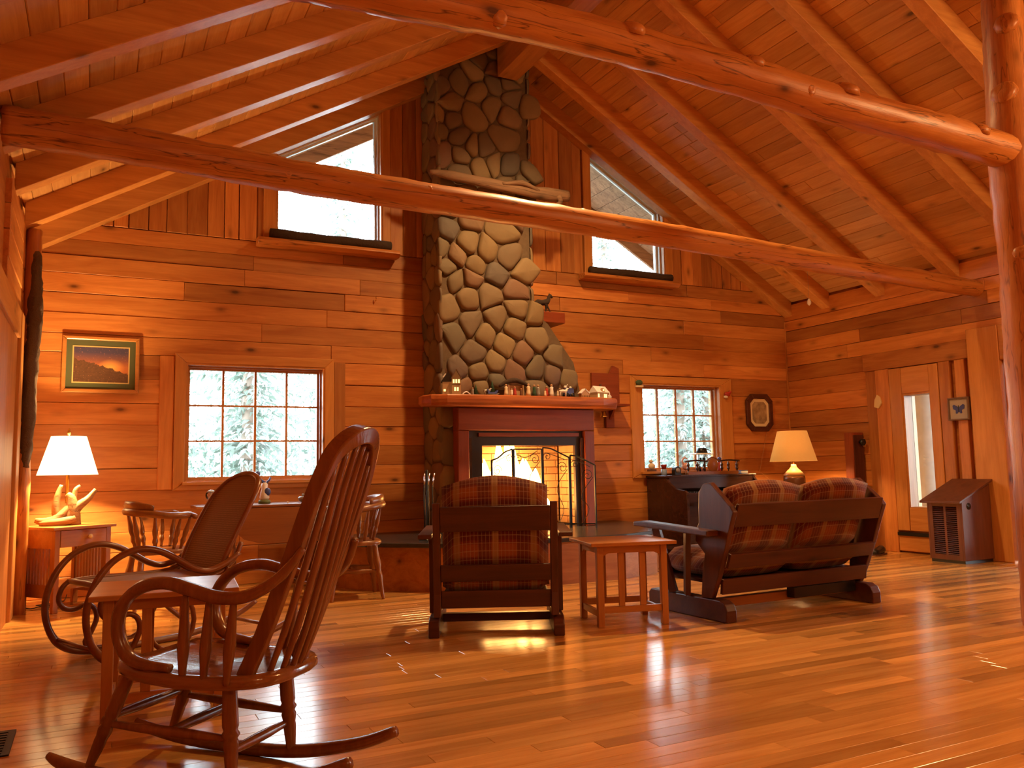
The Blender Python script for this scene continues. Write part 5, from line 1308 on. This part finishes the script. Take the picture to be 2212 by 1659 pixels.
def tree(label, x, y, h):
    t = thing('miniature_tree', label, 'figurine', (x, y, MZ), 0, 'miniature trees on the mantel')
    MB().lathe([(.02, 0), (.02, .008)], (0, 0, 0), 8).build('stand', brownp, t)
    pr_ = [(.006, .008), (.006, .02)]; r0 = h*.30
    for k in range(5): z = .02+(h-.03)*k/5; r = r0*(1-k/5.3); pr_ += [(r, z), (r*.55, z+(h-.03)/5*.8)]
    pr_.append((.002, h)); MB().lathe(pr_, (0, 0, 0), 10).build('branches', green, t)
for lab, x, y_, h in (('short dark bristle tree behind the blue sleigh', 3.29, 7.33, .12), ('tall snowy bristle tree left of the stable', 3.43, 7.25, .15), ('bristle tree right of the stable among the figures', 3.87, 7.33, .13), ('bristle tree right of the blue carriage', 4.36, 7.30, .12), ('bristle tree between the barn and the snow-roofed cottage', 4.585, 7.38, .11)): tree(lab, x, y_, h)
def figure(label, x, y_, h, mat, group='standing figures on the mantel'):
    t = thing('standing_figure', label, 'figurine', (x, y_, MZ), 0, group)
    MB().lathe([(h*.20, 0), (h*.17, h*.3), (h*.13, h*.6), (h*.15, h*.72), (h*.06, h*.8)], (0, 0, 0), 9).build('body', mat, t); MB().ball((0, 0, h*.88), h*.105, 8, 6).build('head', tan, t)
for lab, x, y_, h, m in (('small grey standing figure left of the blue sleigh', 3.20, 7.20, .075, greyp), ('white-robed figure left of the stable', 3.555, 7.20, .12, cream), ('tiny white child figure in front of the stable', 3.59, 7.15, .075, white), ('red-robed kneeling figure in the stable', 3.655, 7.21, .10, red), ('brown kneeling figure in the stable', 3.73, 7.22, .085, brownp), ('tall cream figure at the right post of the stable', 3.79, 7.18, .13, cream), ('green-robed figure right of the stable', 3.85, 7.17, .12, green), ('white and dark figure beside the green-robed one', 3.91, 7.20, .125, greyp), ('small pale sheep-herder figure among the robed group', 3.955, 7.14, .07, cream), ('dark red robed figure among the group', 4.0, 7.19, .11, red), ('tall white robed figure among the group', 4.045, 7.17, .13, white), ('short cream figure right of the tall white one', 4.10, 7.14, .07, cream), ('dark robed figure beside the white deer', 4.17, 7.22, .10, brownp)): figure(lab, x, y_, h, m)
def animal(label, x, y_, h, mat, antlers=False, group=None):
    t = thing('animal_figurine', label, 'figurine', (x, y_, MZ), 0, group); s = h/.10; mb = MB()
    mb.tube(cr([(-.045*s, 0, .06*s), (0, 0, .065*s), (.04*s, 0, .065*s), (.055*s, 0, .09*s), (.075*s, 0, .095*s)], 3), [.016*s, .02*s, .018*s, .011*s, .007*s], 7)
    for dx in (-.035, .035):
        for dy in (-.009, .009): mb.tube([(dx*s, dy*s, .055*s), (dx*s, dy*s, 0)], .005*s, 5)
    mb.build('body', mat, t)
    if antlers: MB().tube([(.06*s, 0, .10*s), (.05*s, 0, .125*s), (.065*s, 0, .145*s)], .003, 5).build('antlers', mat, t)
animal('white deer figurine with antlers right of the robed group', 4.135, 7.10, .085, white, True)
animal('small grey donkey figurine left of the tall snowy tree', 3.33, 7.16, .07, greyp)
sl = thing('sleigh', 'small blue sleigh at the left of the mantel', 'figurine', (3.385, 7.16, MZ))
MB().prism([(-.05, .015), (.04, .015), (.06, .05), (.05, .05), (.035, .03), (-.03, .03), (-.05, .06), (-.06, .055)], 'XZ', -.02, .02).build('body', blue, sl); MB().tube([(-.06, -.018, .008), (.05, -.018, .008), (.065, -.018, .02)], .004, 5).build('runner', greyp, sl); MB().tube([(-.06, .018, .008), (.05, .018, .008), (.065, .018, .02)], .004, 5).build('runner', greyp, sl)
cg = thing('carriage', 'blue carriage with white plumes right of the robed group', 'figurine', (4.255, 7.19, MZ))
MB().box(-.05, -.025, .03, .045, .025, .085).build('body', blue, cg)
for dx in (-.035, .03):
    for dy in (-.03, .026): MB().lathe([(.022, 0), (.022, .005)], (dx, dy, .024), 10, None, (0, 1, 0)).build('wheel', blackp, cg)
MB().ball((-.04, 0, .105), .016).build('plume', white, cg); MB().ball((.02, 0, .10), .014).build('plume', white, cg); MB().bar((-.05, 0, .088), (.045, 0, .088), .06, .006).build('canopy', blue, cg)
bw_ = thing('bridge_figurine', 'tiny snowy footbridge beside the lit half-timbered house', 'figurine', (3.125, 7.18, MZ))
MB().tube(cr([(-.04, 0, .006), (0, 0, .03), (.04, 0, .006)], 4), .006, 6).build('arch', snow, bw_); MB().bar((-.035, .012, .04), (.035, .012, .04), .004, .004).build('rail', brownp, bw_)

# ================================================================== outside
gd = struct('ground'); MB().box(-30, YB+.3, -.6, 45, 60, -.45).build('ground_sheet', plain('pale_ground', (.11, .12, .10), .95, nscale=.8), gd)
MB().box(XR+.3, -12, -.6, 45, YB+.3, -.45).build('ground_sheet', bpy.data.materials['pale_ground'], gd)
pdk = struct('porch_deck'); MB().box(XR+.21, 1.0, -.44, XR+3.0, YB+.2, -.06).build('deck', driftgrey, pdk)
prf = struct('added_porch_roof'); MB().box(XR+.21, 1.0, 2.62, XR+3.4, YB+.2, 2.70).build('roof', driftgrey, prf)  # unseen roof slab, added to reduce the daylight at the narrow window
pp = thing('porch_post', 'weathered grey log porch post outside the narrow window', 'post', (0, 0, 0))
log_tube([(9.08, 6.78, -.05), (9.07, 6.78, 1.2), (9.08, 6.78, 2.6)], [.20, .19, .18], 16, .012, 2, 6).build('trunk', plain('grey_log', (.36, .34, .31), .8, nscale=6, bump=.3), pp)
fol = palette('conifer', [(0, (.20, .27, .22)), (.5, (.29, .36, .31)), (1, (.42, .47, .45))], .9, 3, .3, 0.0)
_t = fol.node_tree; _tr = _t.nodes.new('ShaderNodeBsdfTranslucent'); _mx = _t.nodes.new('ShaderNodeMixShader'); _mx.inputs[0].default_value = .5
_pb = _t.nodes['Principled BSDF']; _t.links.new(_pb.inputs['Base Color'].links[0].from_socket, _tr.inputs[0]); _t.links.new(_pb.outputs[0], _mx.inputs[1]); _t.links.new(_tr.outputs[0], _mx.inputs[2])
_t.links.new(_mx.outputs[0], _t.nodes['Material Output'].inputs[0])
trk = plain('trunk_bark', (.20, .16, .13), .95)
def conifer_mesh(seed, h):
    rr = random.Random(seed); mb = MB(); nw = int(h*3.2)
    for k in range(nw):
        z = .5+(h-.6)*k/nw; L = (h*.20)*(1-k/nw)**.8*rr.uniform(.8, 1.15)+.12; nb = rr.randint(6, 8)
        for j in range(nb):
            a = 2*pi*(j+rr.random()*.6)/nb; d = Vector((math.cos(a), math.sin(a), 0)); side = Vector((-d.y, d.x, 0)); droop = rr.uniform(.15, .5); rn = rr.random()
            segs = 6
            for s_ in range(segs):
                t = (s_+.5)/segs; c = Vector((0, 0, z))+d*L*t+Vector((0, 0, -droop*L*t*t))
                for m_ in range(5):
                    wv = side*L*rr.uniform(.06, .15)*(1.05-t)*(1 if m_ % 2 else -1); fv_ = d*L*rr.uniform(.06, .14)
                    q0 = c+Vector((0, 0, rr.uniform(-.10, .10)))+d*L*rr.uniform(-.06, .06); mb.add([q0, q0+wv*.6+fv_*.4, q0+wv+fv_+Vector((0, 0, -.06*L)), q0+fv_*.7], [(0, 1, 2, 3)], min(1, max(0, rn+rr.uniform(-.3, .3))))
    return mb
protos = [conifer_mesh(s_, 9.0) for s_ in (1, 2, 3)]; meshes = []
tr_ = random.Random(33)
spots = [(2.1, 13.2, .95), (3.9, 14.5, 1.1), (1.0, 15.5, 1.0), (5.6, 16.5, 1.2), (2.9, 18.5, 1.2), (9.6, 12.2, .75), (11.2, 13.4, .9), (10.2, 15.5, 1.05), (12.6, 15.8, 1.1), (8.3, 17.2, 1.2), (14.5, 18.5, 1.3), (11.8, 19.5, 1.3), (6.7, 20.5, 1.4), (-1.2, 17, 1.2), (0.4, 21, 1.4), (17.5, 17.0, 1.2), (14.0, 8.0, .9), (15.5, 5.2, 1.0), (16.5, 10.5, 1.1)]
for i, (x, y_, s_) in enumerate(spots):
    t = thing('conifer', 'pale overexposed conifer outside beyond the windows', 'tree', (x, y_, -.46), tr_.uniform(0, 6.28), 'conifers outside the windows'); t.scale = (s_*.95, s_*.95, s_)
    k = i % 3
    if len(meshes) <= k:
        o = protos[k].build('foliage', fol, t); tk = MB().lathe([(.16, 0), (.13, 2), (.08, 5), (.02, 8.8)], (0, 0, 0), 8).build('trunk', trk, t); meshes.append((o, tk))
    else:
        for src in meshes[k]: c = src.copy(); COL.objects.link(c); c.parent = t
